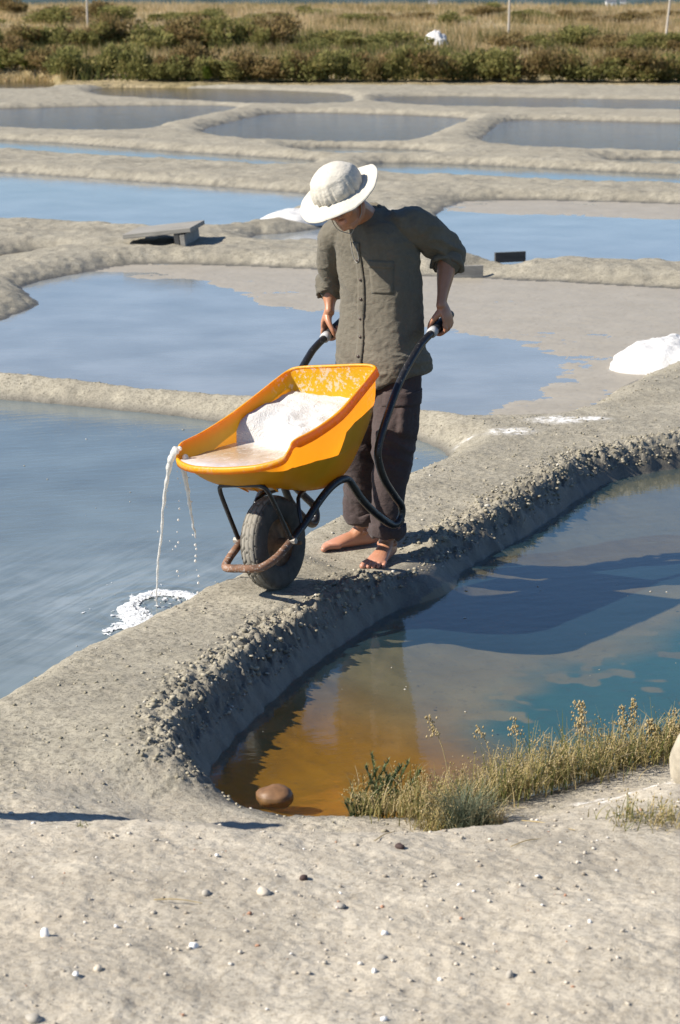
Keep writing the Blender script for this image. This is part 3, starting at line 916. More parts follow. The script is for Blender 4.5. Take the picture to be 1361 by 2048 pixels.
pel = Vector((.19, 9.42, .98))
hipR, hipL = pel - LF * .085 - UP * .01, pel + LF * .085 - UP * .01
kneeR, kneeL = Vector((.085, 9.43, .56)), Vector((.232, 9.28, .575))
ankR, ankL = Vector((.098, 9.485, .19)), Vector((.208, 9.262, .185))
shR, shL = Vector((-.015, 9.49, 1.505)), Vector((.300, 9.33, 1.572))
hdir = (WB_M @ Vector((-1, 0, 0))).normalized()
hcR, hcL = wb(-1.225, -.274, .354), wb(-1.225, .274, .354)
neck0 = Vector((.128, 9.385, 1.575))
hu = Vector((-.42, -.27, .86)).normalized()                  # the crown of the head points this way
hf = (FW - hu * FW.dot(hu)).normalized()                     # and the face that way
hl = hu.cross(hf)                                            # left ear
headc = Vector((.012, 9.175, 1.690))

def hand(bm, c, out):
    """fist closed round the handle at c; out is the outward side"""
    h = hdir
    w = (UP - h * UP.dot(h)).normalized()
    o = (out - h * out.dot(h)); o = (o - w * o.dot(w)).normalized()
    def pt(oo, ww, hh): return c + o * oo + w * ww + h * hh
    wrist = pt(.012, .098, .012)
    loft(bm, [wrist, pt(.022, .072, .008), pt(.034, .040, .002), pt(.038, .008, 0), pt(.036, -.006, 0)], [.026, .033, .041, .043, .040], [.019, .019, .017, .014, .012], ref=o, seg=16, sub=2)
    for i, hh in enumerate((-.036, -.012, .012, .033)):
        rr = (.0098, .0102, .0098, .0086)[i]; k = (.0, .003, .001, -.004)[i]
        ps = [pt(.036, .012, hh * .95), pt(.041 + k, -.008, hh)]
        for a, r in ((-38, .036), (-75, .034), (-112, .0325), (-150, .031), (-185, .029), (-212, .0285)):
            if i == 3 and a == -212: continue
            ps.append(pt(math.cos(R_(a)) * (r + k * .6), math.sin(R_(a)) * (r + k * .6), hh))
        rad = [rr * 1.05, rr * 1.1, rr, rr * 1.04, rr * .95, rr * .98, rr * .9, rr * .82][:len(ps)]
        loft(bm, ps, rad, ref=h, seg=10, sub=2)
    # thumb leaves the side of the palm and lies over the handle
    loft(bm, [pt(.016, .070, -.010), pt(.006, .056, -.028), pt(-.010, .038, -.044), pt(-.024, .018, -.052), pt(-.030, -.002, -.054)], [.016, .0155, .012, .0105, .009], ref=h, seg=10, sub=3)
    return wrist

def foot(bm, ankle, toe_dir, gz):
    d = Vector((toe_dir.x, toe_dir.y, 0)).normalized(); s = Vector((-d.y, d.x, 0))
    # s points to the foot's left
    def pt(f, l, z): return Vector((ankle.x, ankle.y, gz)) + d * f + s * l + UP * z
    loft(bm, [pt(-.062, 0, .034), pt(-.045, 0, .036), pt(.0, 0, .040), pt(.06, 0, .035), (pt(.115, 0, .026)), pt(.150, 0, .020)], [.026, .031, .033, .038, .045, .044], [.030, .033, .038, .034, .024, .017], ref=UP, seg=18, sub=2)
    loft(bm, [pt(-.012, 0, .13), pt(-.004, 0, .085), pt(.018, 0, .058), pt(.06, 0, .042)], [.033, .034, .036, .036], [.038, .042, .036, .022], ref=d, seg=16, sub=2)
    return pt

body = bmesh.new()
# trunk and legs, under the clothes
loft(body, [pel - UP * .06, pel, Vector((.19, 9.41, 1.18)), Vector((.17, 9.40, 1.36)), Vector((.145, 9.40, 1.49)), Vector((.135, 9.395, 1.545))], [.14, .15, .13, .15, .14, .07], [.09, .10, .09, .10, .08, .06], ref=FW, seg=20, sub=3)
for hp, kn, an, gz, td in ((hipR, kneeR, ankR, .104, Vector((-.93, -.42, 0))), (hipL, kneeL, ankL, .100, Vector((-.36, -.93, 0)))):
    loft(body, [hp, hp.lerp(kn, .5), kn, kn.lerp(an, .35), kn.lerp(an, .8), an - UP * .03], [.075, .068, .052, .052, .036, .033], ref=FW, seg=16, sub=2)
    pt = foot(body, an, td, gz)
    side = 1 if hp is hipR else -1          # great toe lies on the inner side: the right foot's left
    for i in range(5):
        l = side * (.036 - .0200 * i + (.002 if i == 0 else 0)); ln = (.205, .198, .190, .180, .168)[i]; r = (.0138, .0090, .0087, .0084, .0082)[i]
        loft(body, [pt(.13, l * .92, .018), pt(ln - .022, l, .017 + .004), pt(ln, l * 1.02, r * .92)], [r * 1.05, r * .92, r], ref=UP, seg=10, sub=2)
    ellipsoid(body, pt(-.002, .036, .072), (.012, .012, .013)); ellipsoid(body, pt(-.002, -.036, .066), (.012, .012, .013))
# arms
elR, elL = Vector((-.045, 9.655, 1.275)), Vector((.475, 9.45, 1.435))
wrR = hand(body, hcR, -LF); wrL = hand(body, hcL, LF)
for sh, el, wr in ((shR, elR, wrR), (shL, elL, wrL)):
    bend = (el - wr).cross(LF).normalized() * .0
    loft(body, [sh, sh.lerp(el, .5), el], [.052, .048, .042], ref=UP, seg=14, sub=2)
    loft(body, [el, el.lerp(wr, .22), el.lerp(wr, .5), el.lerp(wr, .8), wr, wr + (wr - el).normalized() * .02], [.042, .046, .040, .030, .027, .027], [.042, .043, .036, .025, .021, .021], ref=LF, seg=16, sub=3)
# neck and head
loft(body, [neck0 - UP * .05, neck0, neck0.lerp(headc, .5) - hf * .01, headc - hu * .03 - hf * .02], [.062, .056, .054, .052], ref=FW, seg=16, sub=2)
HR = Matrix((hl, -hf, hu)).transposed()         # local x = left, -y = forward, z = up
def hp_(x, f, z): return headc + hl * x + hf * f + hu * z
ellipsoid(body, hp_(0, -.012, .03), (.076, .096, .098), HR, 24, 16)
ellipsoid(body, hp_(0, .030, -.035), (.060, .058, .078), HR, 20, 14)      # face
ellipsoid(body, hp_(0, .050, -.090), (.032, .030, .026), HR, 16, 10)      # chin
for s in (1, -1):
    loft(body, [hp_(s * .066, -.012, -.05), hp_(s * .054, .018, -.084), hp_(s * .020, .058, -.100)], [.016, .016, .017], ref=hu, seg=10, sub=3)   # jaw
    ellipsoid(body, hp_(s * .040, .066, -.032), (.022, .016, .020), HR, 12, 8)    # cheek
    ellipsoid(body, hp_(s * .078, -.018, -.012), (.008, .019, .031), HR, 12, 10)  # ear
    ellipsoid(body, hp_(s * .031, .079, .012), (.014, .010, .010), HR, 12, 8)     # eye
    ellipsoid(body, hp_(s * .031, .084, .030), (.020, .010, .007), HR, 12, 8)     # brow
    ellipsoid(body, hp_(s * .011, .098, -.030), (.009, .010, .008), HR, 10, 8)    # nostril wing
loft(body, [hp_(0, .086, .018), hp_(0, .100, -.008), hp_(0, .112, -.026)], [.009, .010, .012], ref=hl, seg=10, sub=2)
ellipsoid(body, hp_(0, .089, -.055), (.021, .008, .006), HR, 12, 8)
ellipsoid(body, hp_(0, .087, -.067), (.018, .008, .006), HR, 12, 8)
me = remesh(from_bm('body', body), .0034, 2, .34)
bv = np.empty(len(me.vertices) * 3, dtype=np.float32); me.vertices.foreach_get('co', bv); bv = bv.reshape(-1, 3)
lipc = np.array(hp_(0, .092, -.061))
rosy = np.exp(-((np.abs((bv - lipc) @ np.array(hl)) / .022) ** 4 + (((bv - lipc) @ np.array(hu)) / .012) ** 4 + (((bv - lipc) @ np.array(hf)) / .03) ** 4))
for c in (hcR, hcL): rosy = np.maximum(rosy, .55 * np.exp(-(np.linalg.norm(bv - np.array(c), axis=1) / .055) ** 2))
rosy = np.maximum(rosy, .55 * sm(.18, .11, bv[:, 2]))
at = me.attributes.new('rosy', 'FLOAT', 'POINT'); at.data.foreach_set('value', rosy.astype(np.float32))
def skin_mat():
    k = NT('sunburnt_skin'); p = k.obj()
    n = k.noise(28, 5, .6, p); n2 = k.noise(240, 3, .6, p)
    c = k.ramp(n.outputs[0], [(.3, (.36, .165, .088, 1)), (.7, (.43, .205, .115, 1))]).outputs[0]
    c = k.mix(k.attr('rosy').outputs['Fac'], c, (.53, .25, .18, 1))
    k.l(c, k.b.inputs['Base Color']); k.b.inputs['Roughness'].default_value = .42
    k.b.inputs['Subsurface Weight'].default_value = .12; k.b.inputs['Subsurface Radius'].default_value = (.012, .005, .003)
    k.b.inputs['Subsurface Scale'].default_value = .6
    k.bump(n2.outputs[0], .12, .002)
    return k.m
mlink('body', me, skin_mat())

# ---- cloth
def cloth_mat(name, c1, c2, weave=900, rough=.9):
    k = NT(name); p = k.obj()
    n = k.noise(6, 5, .6, p); n2 = k.noise(60, 5, .7, p)
    c = k.ramp(n.outputs[0], [(.3, c1), (.7, c2)]).outputs[0]
    c = k.mix(k.ramp(n2.outputs[0], [(.45, g1(0)), (.75, g1(.3))]).outputs[0], c, tuple(min(1, v * 1.35) for v in c2[:3]) + (1,))
    k.l(c, k.b.inputs['Base Color']); k.b.inputs['Roughness'].default_value = rough
    k.b.inputs['Specular IOR Level'].default_value = .2
    k.b.inputs['Sheen Weight'].default_value = .08
    w = k.noise(22, 4, .6, k.mapping(p, (1, 1, 1.8)), .8)
    k.bump(k.math('ADD', w.outputs[0], k.math('MULTIPLY', n2.outputs[0], .35)), .45, .012)
    return k.m
M_SHIRT = cloth_mat('grey_green_cotton', (.118, .105, .081, 1), (.150, .134, .104, 1))
M_PANTS = cloth_mat('dark_plum_cotton', (.050, .037, .036, 1), (.073, .055, .053, 1))
M_HAT = cloth_mat('pale_cotton', (.46, .43, .37, 1), (.54, .505, .435, 1))

def wrinkle(me, fn, passes=1):
    co = [v.co.copy() for v in me.vertices]; no = [v.normal.copy() for v in me.vertices]
    for v, c, n in zip(me.vertices, co, no): v.co = c + n * fn(c, n)
    me.update()
def ridge(v, off):
    a = mnoise.noise(v + Vector((off, off * .7, -off)))
    return (1 - abs(a) * 2.2)

# torso: (px, py, Y, half width, half depth) -> ring centres
TOR = [(772, 776, 9.43, .200, .158), (768, 748, 9.43, .212, .162), (764, 712, 9.425, .208, .154), (762, 668, 9.42, .193, .140), (763, 618, 9.415, .183, .132), (761, 570, 9.41, .180, .130), (757, 530, 9.405, .182, .130), (752, 498, 9.40, .184, .128), (746, 470, 9.395, .180, .124), (741, 447, 9.39, .150, .108), (738, 430, 9.385, .105, .085), (737, 416, 9.38, .068, .066)]
sh_bm = bmesh.new()
FWT = Vector((-.66, -.751, 0)); LFT = Vector((.751, -.66, 0))     # the shirt's front is turned a little more to the left
tp = [P(a, b, Y) for a, b, Y, _, _ in TOR]
loft(sh_bm, tp, [t[3] for t in TOR], [t[4] for t in TOR], ref=FWT, seg=48, sub=3, round_ends=False, pw=.74)
# sleeves
slL = [Vector((.22, 9.37, 1.545)), shL + Vector((.015, 0, -.005)), shL.lerp(elL, .5) + Vector((.012, .0, .0)), elL + Vector((.0, .0, .0)), elL.lerp(wrL, .13)]
slR = [Vector((.06, 9.45, 1.50)), shR, shR.lerp(elR, .5), elR + Vector((.006, -.01, -.015)), elR.lerp(wrR, .20)]
loft(sh_bm, slL, [.076, .074, .067, .063, .062], ref=UP, seg=24, sub=4)
loft(sh_bm, slR, [.070, .070, .062, .056, .053], ref=UP, seg=24, sub=4)
# yoke from neck to the shoulders
loft(sh_bm, [shR + UP * .012, Vector((.05, 9.43, 1.545)), Vector((.135, 9.39, 1.57)), Vector((.215, 9.355, 1.575)), shL + UP * .016], [.060, .072, .076, .072, .064], [.044, .048, .050, .048, .046], ref=UP, seg=20, sub=3)
sme = remesh(from_bm('shirt', sh_bm), .0058, 6)
el_pts = [(elL, .17), (elR, .15), (shL, .12), (shL.lerp(elL, .55), .13)]
def shirt_wr(c, n):
    u = (c - pel).dot(LF); v = c.z - pel.z; f = (c - pel).dot(FW)
    arm = 0
    for e, r in el_pts: arm = max(arm, math.exp(-((c - e).length / r) ** 2))
    low = max(0, min(1, (1.12 - c.z) / .2))
    # long diagonal drags from the shoulders, crosswise creases at the waist, crush at the elbows
    a = ridge(Vector((u * 6 + v * 4, v * 2.4 - u * 2, f * 4)), 3.1)
    b = ridge(Vector((u * 6, v * 17 + u * 5, f * 6)), 8.7)
    d = ridge(Vector((c.x * 13 + c.z * 6, c.y * 8, c.z * 15)), 5.5)
    e = mnoise.noise(Vector((u * 5, v * 4, f * 4)))
    return .0115 * a * (1 - arm * .5) * (1 - .3 * low) + .0075 * b * low + .0185 * d * arm + .0045 * e + .0022 * ridge(c * 34, 1.3) - .004
wrinkle(sme, shirt_wr)
for v in sme.vertices:      # the hem rises towards his left side
    u = (v.co - pel).dot(LFT); w_ = max(0, min(1, (1.03 - v.co.z) / .14))
    v.co.z += w_ * (.012 + .30 * max(0, u - .02))
shirt_bvh = BVHTree.FromPolygons([v.co.copy() for v in sme.vertices], [p.vertices[:] for p in sme.polygons])
shirt_me = sme
shirt = mlink('shirt', sme, M_SHIRT)

def on_shirt(u, z, lift=.004):
    """point on the shirt's front at sideways offset u (left +) and height z"""
    c = Vector((.185, 9.41, z)) + LFT * u
    hit = shirt_bvh.ray_cast(c + FWT * .6, -FWT, 1.0)
    if hit[0] is None: return None
    return hit[0] + FWT * lift
def patch(name, us, zs, lift, mat, parent, thick=.003, label=None):
    """piece of cloth lying on the shirt: us per row function of z"""
    rows = []
    for z in zs:
        r = [on_shirt(u, z, lift) for u in us(z)]
        if all(p is not None for p in r): rows.append(r)
    n = len(rows[0]); m = len(rows)
    # keep the patch from following every crease
    vs = [p for r in rows for p in r]; fs = [(j * n + i, j * n + i + 1, (j + 1) * n + i + 1, (j + 1) * n + i) for j in range(m - 1) for i in range(n - 1)]
    me = mesh_np(name, [tuple(v) for v in vs], np.array(fs))
    bm = bmesh.new(); bm.from_mesh(me); bpy.data.meshes.remove(me)
    bmesh.ops.recalc_face_normals(bm, faces=bm.faces[:])
    bmesh.ops.solidify(bm, geom=bm.faces[:], thickness=thick)
    me = from_bm(name, bm)
    return mlink(name, me, mat, parent, label)
def pl_u(z): return -.012 + .010 * math.sin((z - 1.0) * 5) + .03 * max(0, 1.05 - z)
patch('button_placket', lambda z: [pl_u(z) - .019, pl_u(z) - .008, pl_u(z) + .006, pl_u(z) + .019], np.arange(.885, 1.50, .012), .0035, M_SHIRT, shirt, .0025)
M_BUTTON = simple('brown_button', (.07, .05, .04, 1), .4, .2, 80)
for z in (1.42, 1.335, 1.25, 1.165, 1.085, 1.00):
    p = on_shirt(pl_u(z), z, .0075)
    bm = bmesh.new(); loft(bm, [p - FWT * .002, p + FWT * .0022], .0068, ref=UP, seg=12, round_ends=False)
    mlink('button', from_bm('button', bm), M_BUTTON, shirt)
patch('chest_pocket', lambda z: list(np.linspace(.052, .150, 7)), np.arange(1.28, 1.405, .012), .0015, M_SHIRT, shirt, .0014)
patch('pocket_flap', lambda z: list(np.linspace(.050, .152, 7)), np.arange(1.39, 1.425, .011), .0026, M_SHIRT, shirt, .0014)

def band(name, c, axis, r, h, th, mat, parent, ref=FW, flare=0.0, seg=40, wob=.004, seed=0, ell=1.0, tilt=None):
    """rolled cuff: a thick ring of cloth"""
    axis = axis.normalized(); a = (Vector(ref) - axis * axis.dot(Vector(ref))).normalized(); b = axis.cross(a)
    bm = bmesh.new(); rings = []
    prof = [(-th * .5, -h * .5), (th * .35, -h * .52), (th * .6, -h * .3), (th * .75, 0), (th * .6, h * .35), (th * .3, h * .52), (-th * .5, h * .5), (-th, 0)]
    for k in range(seg):
        t = 2 * math.pi * k / seg
        row = []
        for (dr, dz) in prof:
            w = wob * mnoise.noise(Vector((math.cos(t) * 2.2, math.sin(t) * 2.2, dz * 30 + seed)))
            rr = r + dr + w + flare * dz / h
            row.append(bm.verts.new(c + a * (rr * math.cos(t) * ell) + b * (rr * math.sin(t)) + axis * (dz + 1.4 * w)))
        rings.append(row)
    n = len(prof)
    for k in range(seg):
        r0, r1 = rings[k], rings[(k + 1) % seg]
        for i in range(n): bm.faces.new((r0[i], r1[i], r1[(i + 1) % n], r0[(i + 1) % n]))
    return mlink(name, from_bm(name, bm), mat, parent)
band('sleeve_cuff', elL.lerp(wrL, .17), wrL - elL, .061, .060, .014, M_SHIRT, shirt, wob=.012, seed=2, flare=.010)
band('sleeve_cuff', elR.lerp(wrR, .27), wrR - elR, .054, .055, .011, M_SHIRT, shirt, wob=.009, seed=5, flare=.006)
# collar
cax = (headc - neck0).normalized() * .6 + UP * .6
band('collar', neck0 + UP * .022 + FW * .012, cax, .070, .048, .012, M_SHIRT, shirt, wob=.008, seed=9, flare=-.012)

# trousers
pb = bmesh.new()
loft(pb, [pel + UP * .10, pel, pel - UP * .09], [.155, .168, .150], [.118, .130, .115], ref=FW, seg=24, sub=3)
for hp, kn, an, e in ((hipR, kneeR, ankR, 0), (hipL, kneeL, ankL, 1)):
    lo = an + UP * (.055 if e else .065)
    loft(pb, [hp, hp.lerp(kn, .35), hp.lerp(kn, .75), kn, kn.lerp(lo, .4), kn.lerp(lo, .8), lo], [.098, .102, .094, .087, .079, .073, .071], [.108, .104, .096, .086, .078, .071, .070], ref=FW, seg=24, sub=3, round_ends=False)
# cargo pockets on the outside of the thighs
for hp, kn, s in ((hipR, kneeR, -1), (hipL, kneeL, 1)):
    c = hp.lerp(kn, .55) + LF * (.070 * s) + FW * .02
    ax = (kn - hp).normalized()
    loft(pb, [c - ax * .085, c, c + ax * .085], [.072, .075, .072], [.030, .038, .034], ref=LF, seg=16, sub=2)
pme = remesh(from_bm('trousers', pb), .0060, 4)
def pants_wr(c, n):
    u = c.x * .88 - c.y * .47; f = -c.x * .47 - c.y * .88
    kneef = math.exp(-((c.z - .57) / .12) ** 2); low = max(0, min(1, (.42 - c.z) / .15))
    a = ridge(Vector((u * 8, f * 8, c.z * 3.0 + u * 3)), 2.2)
    b = ridge(Vector((u * 7, f * 7, c.z * 15 + u * 6)), 4.9)
    return .008 * a + (.007 * kneef + .0085 * low + .003) * b + .0018 * ridge(c * 30, .6) - .005
wrinkle(pme, pants_wr)
trousers = mlink('trousers', pme, M_PANTS)
band('trouser_cuff', ankR + UP * .055, (kneeR - ankR), .071, .052, .016, M_PANTS, trousers, wob=.010, seed=12, flare=.008)
band('trouser_cuff', ankL + UP * .045, (kneeL - ankL), .073, .056, .017, M_PANTS, trousers, wob=.012, seed=15, flare=.008)
# pocket flaps of the cargo pockets
pants_bvh = BVHTree.FromPolygons([v.co.copy() + BASE for v in pme.vertices], [p.vertices[:] for p in pme.polygons])
for hp, kn, s in ((hipL, kneeL, 1),):
    rows = []
    ax = (kn - hp).normalized()
    for j in range(6):
        row = []
        for i in range(9):
            o = hp.lerp(kn, .30 + .014 * j * 2.2)
            ang = R_(-35 + i * 17)
            d = (LF * s * math.cos(ang) + FW * math.sin(ang)).normalized()
            hit = pants_bvh.ray_cast(o + d * .5, -d, .6)
            row.append((hit[0] if hit[0] else o + d * .1) + d * .005)
        rows.append(row)
    vs = [tuple(p) for r in rows for p in r]
    me = mesh_np('pocket_flap', vs, np.array([(j * 9 + i, j * 9 + i + 1, (j + 1) * 9 + i + 1, (j + 1) * 9 + i) for j in range(5) for i in range(8)]))
    bm = bmesh.new(); bm.from_mesh(me); bmesh.ops.recalc_face_normals(bm, faces=bm.faces[:]); bmesh.ops.solidify(bm, geom=bm.faces[:], thickness=.004)
    mlink('pocket_flap', from_bm('pocket_flap', bm), M_PANTS, trousers)

# hat: gathered crown and a wide brim that curls up at the side
bm = bmesh.new(); rows = []
NS = 96
hc0 = headc + hu * .034
def hat_pt(r, z, t): return hc0 + hf * (r * math.cos(t) * 1.06) + hl * (r * math.sin(t)) + hu * z
cr = [(0.0, .126), (.028, .1235), (.056, .1145), (.080, .098), (.096, .076), (.104, .054), (.1075, .034), (.107, .016), (.104, .004)]
cr = crom([(a, b, 0) for a, b in cr], 3)
top = bm.verts.new(hat_pt(0, .126, 0))
for (r, z, _) in cr[1:]:
    row = []
    for k in range(NS):
        t = 2 * math.pi * k / NS
        g = sm(.10, .02, np.array(z)) * .0075 * (mnoise.noise(Vector((math.cos(t) * 9, math.sin(t) * 9, z * 4))) * 1.6) + .004 * mnoise.noise(Vector((math.cos(t) * 2.5, math.sin(t) * 2.5, z * 22)))
        seam = .0035 * math.exp(-((z - .086) / .0045) ** 2)
        row.append(bm.verts.new(hat_pt(r + float(g) + seam, z, t)))
    rows.append(row)
br = []
for j in range(1, 12):
    f = j / 11; row = []
    for k in range(NS):
        t = 2 * math.pi * k / NS
        r = .104 + .077 * f
        # drooping in front, turned up at the left and behind
        z = .004 - .018 * f - .012 * f * max(0, math.cos(t)) + .030 * f * f * max(0, math.cos(t - R_(125))) ** 1.5 + .018 * f * f * max(0, math.cos(t + R_(110))) + .006 * f * math.sin(3 * t + 1) + .003 * f * mnoise.noise(Vector((math.cos(t) * 4, math.sin(t) * 4, f)))
        row.append(bm.verts.new(hat_pt(r, z, t)))
    br.append(row)
allr = rows + br
for k in range(NS): bm.faces.new((top, allr[0][k], allr[0][(k + 1) % NS]))
for r0, r1 in zip(allr[:-1], allr[1:]):
    for k in range(NS): bm.faces.new((r0[k], r0[(k + 1) % NS], r1[(k + 1) % NS], r1[k]))
bmesh.ops.recalc_face_normals(bm, faces=bm.faces[:])
bmesh.ops.solidify(bm, geom=bm.faces[:], thickness=.0035)
hat = mlink('sun_hat', from_bm('sun_hat', bm), M_HAT)
hat['label'] = 'pale cream cotton sun hat with a wide curled brim'
# stitched edge of the brim
bm = bmesh.new(); e = [v.co for v in br[-1]] if False else None
ring = []
for k in range(NS):
    t = 2 * math.pi * k / NS; f = 1.0
    z = .004 - .018 - .012 * max(0, math.cos(t)) + .030 * max(0, math.cos(t - R_(125))) ** 1.5 + .018 * max(0, math.cos(t + R_(110))) + .006 * math.sin(3 * t + 1) + .003 * mnoise.noise(Vector((math.cos(t) * 4, math.sin(t) * 4, 1)))
    ring.append(hat_pt(.181, z, t))
loft(bm, ring + [ring[0]], .0032, ref=UP, seg=6, round_ends=False)
mlink('brim_edge', from_bm('brim_edge', bm), M_HAT, hat)
# chin cord
M_CORD = simple('grey_cord', (.30, .29, .27, 1), .8, .2, 80)
e1, e2 = hp_(.080, .01, -.02), hp_(-.078, .02, -.02)
kn_ = P(703, 468, 9.18)
def shirt_front_px(px, py, lift=.012):
    d = (P(px, py, 9.0) - Vector((0, 0, CAM_H))).normalized()
    h = shirt_bvh.ray_cast(Vector((0, 0, CAM_H)), d, 20)
    return (h[0] - d * lift) if h[0] else P(px, py, 9.25)
lp = [shirt_front_px(a, b) for a, b in ((702, 480), (704, 500), (709, 518), (714, 525), (718, 518), (714, 500), (706, 480))]
bm = bmesh.new(); loft(bm, [e1, hp_(.070, .035, -.07), kn_], .0018, ref=FW, seg=6, sub=4)
loft(bm, [e2, hp_(-.055, .06, -.095), kn_], .0018, ref=FW, seg=6, sub=4)
loft(bm, [kn_] + lp + [kn_], .0018, ref=FW, seg=6, sub=4)
mlink('chin_cord', from_bm('chin_cord', bm), M_CORD, hat)
# hair below the hat
bm = bmesh.new()
ellipsoid(bm, hp_(0, -.030, .005), (.083, .090, .075), HR, 24, 16)
hme = from_bm('hair', bm)
for v in hme.vertices: v.co += v.normal * .004 * mnoise.noise(v.co * 60)
mlink('hair', hme, simple('dark_brown_hair', (.03, .02, .014, 1), .6, .4, 120, .5))
# ------------------------------------------------------------------ things standing in the marsh
def gz_at(p): return ground_z(p.x, p.y)
def lump(name, seed, r, rough=.25, sub=3, flat=1.0):
    bm = bmesh.new(); bmesh.ops.create_icosphere(bm, subdivisions=sub, radius=1.0)
    for v in bm.verts:
        d = v.co.normalized()
        f = 1 + rough * (mnoise.noise(d * 1.3 + Vector((seed, 0, 0))) + .5 * mnoise.noise(d * 3.1 + Vector((0, seed, 0))) + .22 * mnoise.noise(d * 8 + Vector((0, 0, seed))))
        v.co = Vector((d.x * r[0] * f, d.y * r[1] * f, d.z * r[2] * f * flat))
    return from_bm(name, bm)

# unseen post added left of the picture to throw the long thin shadow
def wood_mat(name, c1, c2, sc=(1, 1, .1)):
    k = NT(name); p = k.obj()
    n = k.noise(14, 6, .65, k.mapping(p, sc), .5)
    k.l(k.ramp(n.outputs[0], [(.3, c1), (.7, c2)]).outputs[0], k.b.inputs['Base Color']); k.b.inputs['Roughness'].default_value = .85
    k.bump(n.outputs[0], .5, .01); return k.m
M_GREYWOOD = wood_mat('weathered_grey_wood', (.17, .16, .14, 1), (.34, .32, .28, 1), (.12, 1, 1))
M_DARKWOOD = wood_mat('dark_wet_wood', (.035, .035, .035, 1), (.085, .083, .08, 1), (.15, 1, 1))
M_POLE = wood_mat('pale_pole_wood', (.40, .36, .30, 1), (.55, .50, .43, 1))
_e = U(560, 1612, .2); _d = Vector((-to_sun.x, -to_sun.y, 0)).normalized()
for _ in range(4): _e = U(545, 1650, ground_z(_e.x, _e.y))
_pp = _e - _d * 1.42
_pz = ground_z(_pp.x, _pp.y); _ph = 1.42 * math.tan(R_(SUN_EL)) + _e.z - _pz
_pz = ground_z(_pp.x, _pp.y)
bm = bmesh.new(); loft(bm, [(0, 0, -.2), (0, 0, .3), (.01, 0, .65), (.0, .01, _ph - .13), (.0, .0, _ph)], [.062, .060, .058, .050, .020], ref=(1, 0, 0), seg=12, sub=2)
link('shadow_post', from_bm('shadow_post', bm), M_POLE, None, label='unseen tapered wooden post added left of the picture to cast the long thin shadow', cat='post').location = (_pp.x, _pp.y, _pz)

# stone lying in the brown corner of the right pond
M_STONE = simple('rusty_wet_stone', (.19, .10, .045, 1), .55, .4, 16, .4)
c = U(551, 1588, .0)
o = link('stone', lump('stone', 3.3, (.062, .055, .036), .16), M_STONE, None, label='smooth rust-brown stone half sunk in the near corner of the right pond', cat='stone'); o.location = (c.x, c.y, -.008)
# pale boulder cut by the right edge of the picture
M_PALE = simple('pale_lichen_stone', (.36, .315, .24, 1), .9, .35, 16, .5)
c = U(1381, 1552, .22)
o = link('boulder', lump('boulder', 8.1, (.062, .06, .105), .10), M_PALE, None, label='pale rounded boulder at the right end of the grassy bank', cat='boulder'); o.location = (c.x, c.y, ground_z(c.x, c.y) + .06)

# pebbles on the bank
M_WHITE = simple('white_pebble', (.80, .78, .74, 1), .6, .1, 30, .3)
M_GREYP = simple('grey_pebble', (.36, .33, .28, 1), .9, .25, 30, .4)
M_DARKP = simple('dark_reddish_pebble', (.06, .035, .03, 1), .8, .3, 30, .4)
M_BEIGEP = simple('beige_pebble', (.52, .46, .37, 1), .9, .2, 30, .4)
PEB = [(91,1872,.012,.017,M_WHITE,'white pebble at the far left of the sandy bank, largest of the white ones'),
       (388,1895,.013,.010,M_WHITE,'white pebble left of centre on the sandy bank, right of the largest white one'),
       (527,1787,.020,.014,M_BEIGEP,'beige knobbly pebble in the middle of the bank below the round pond corner'),
       (770,1869,.009,.008,M_WHITE,'small white pebble right of centre on the sandy bank'),
       (749,1944,.007,.007,M_WHITE,'tiny white pebble just below the small white one right of centre'),
       (152,1950,.009,.007,M_WHITE,'small white pebble below the largest white one at left'),
       (768,2040,.008,.007,M_WHITE,'small white pebble at the very bottom edge of the picture'),
       (1020,1954,.011,.013,M_GREYP,'grey pebble low on the right half of the bank'),
       (800,1695,.014,.009,M_DARKP,'dark reddish pebble on pale soil left of the grass tuft'),
       (765,1918,.014,.008,M_GREYP,'flat grey pebble between two tiny white ones right of centre'),
       (413,1788,.013,.009,M_GREYP,'grey pebble beside the pale dusty mound left of centre'),
       (196,1940,.010,.009,M_BEIGEP,'beige pebble right of the small white one at left'),
       (680,1815,.016,.009,M_GREYP,'grey crumb of stone in the middle of the bank right of the knobbly pebble'),
       (1180,1845,.006,.006,M_WHITE,'tiny white pebble on the right part of the bank'),
       (68,2041,.020,.012,M_GREYP,'grey stone at the bottom left corner of the picture'),
       (608,1758,.012,.009,M_DARKP,'dark little stone above the middle of the bank')]
for i, (px, py, r, h, m, lab) in enumerate(PEB):
    c = U(px, py, .25)
    for _ in range(3): c = U(px, py, ground_z(c.x, c.y))
    o = link('pebble', lump('pebble', i * 1.7, (r, r * .85, h), .35, 2), m, None, label=lab, cat='pebble', group='pebbles on the sandy bank')
    o.location = (c.x, c.y, c.z + h * .35); o.rotation_euler = (0, 0, i * 1.1)

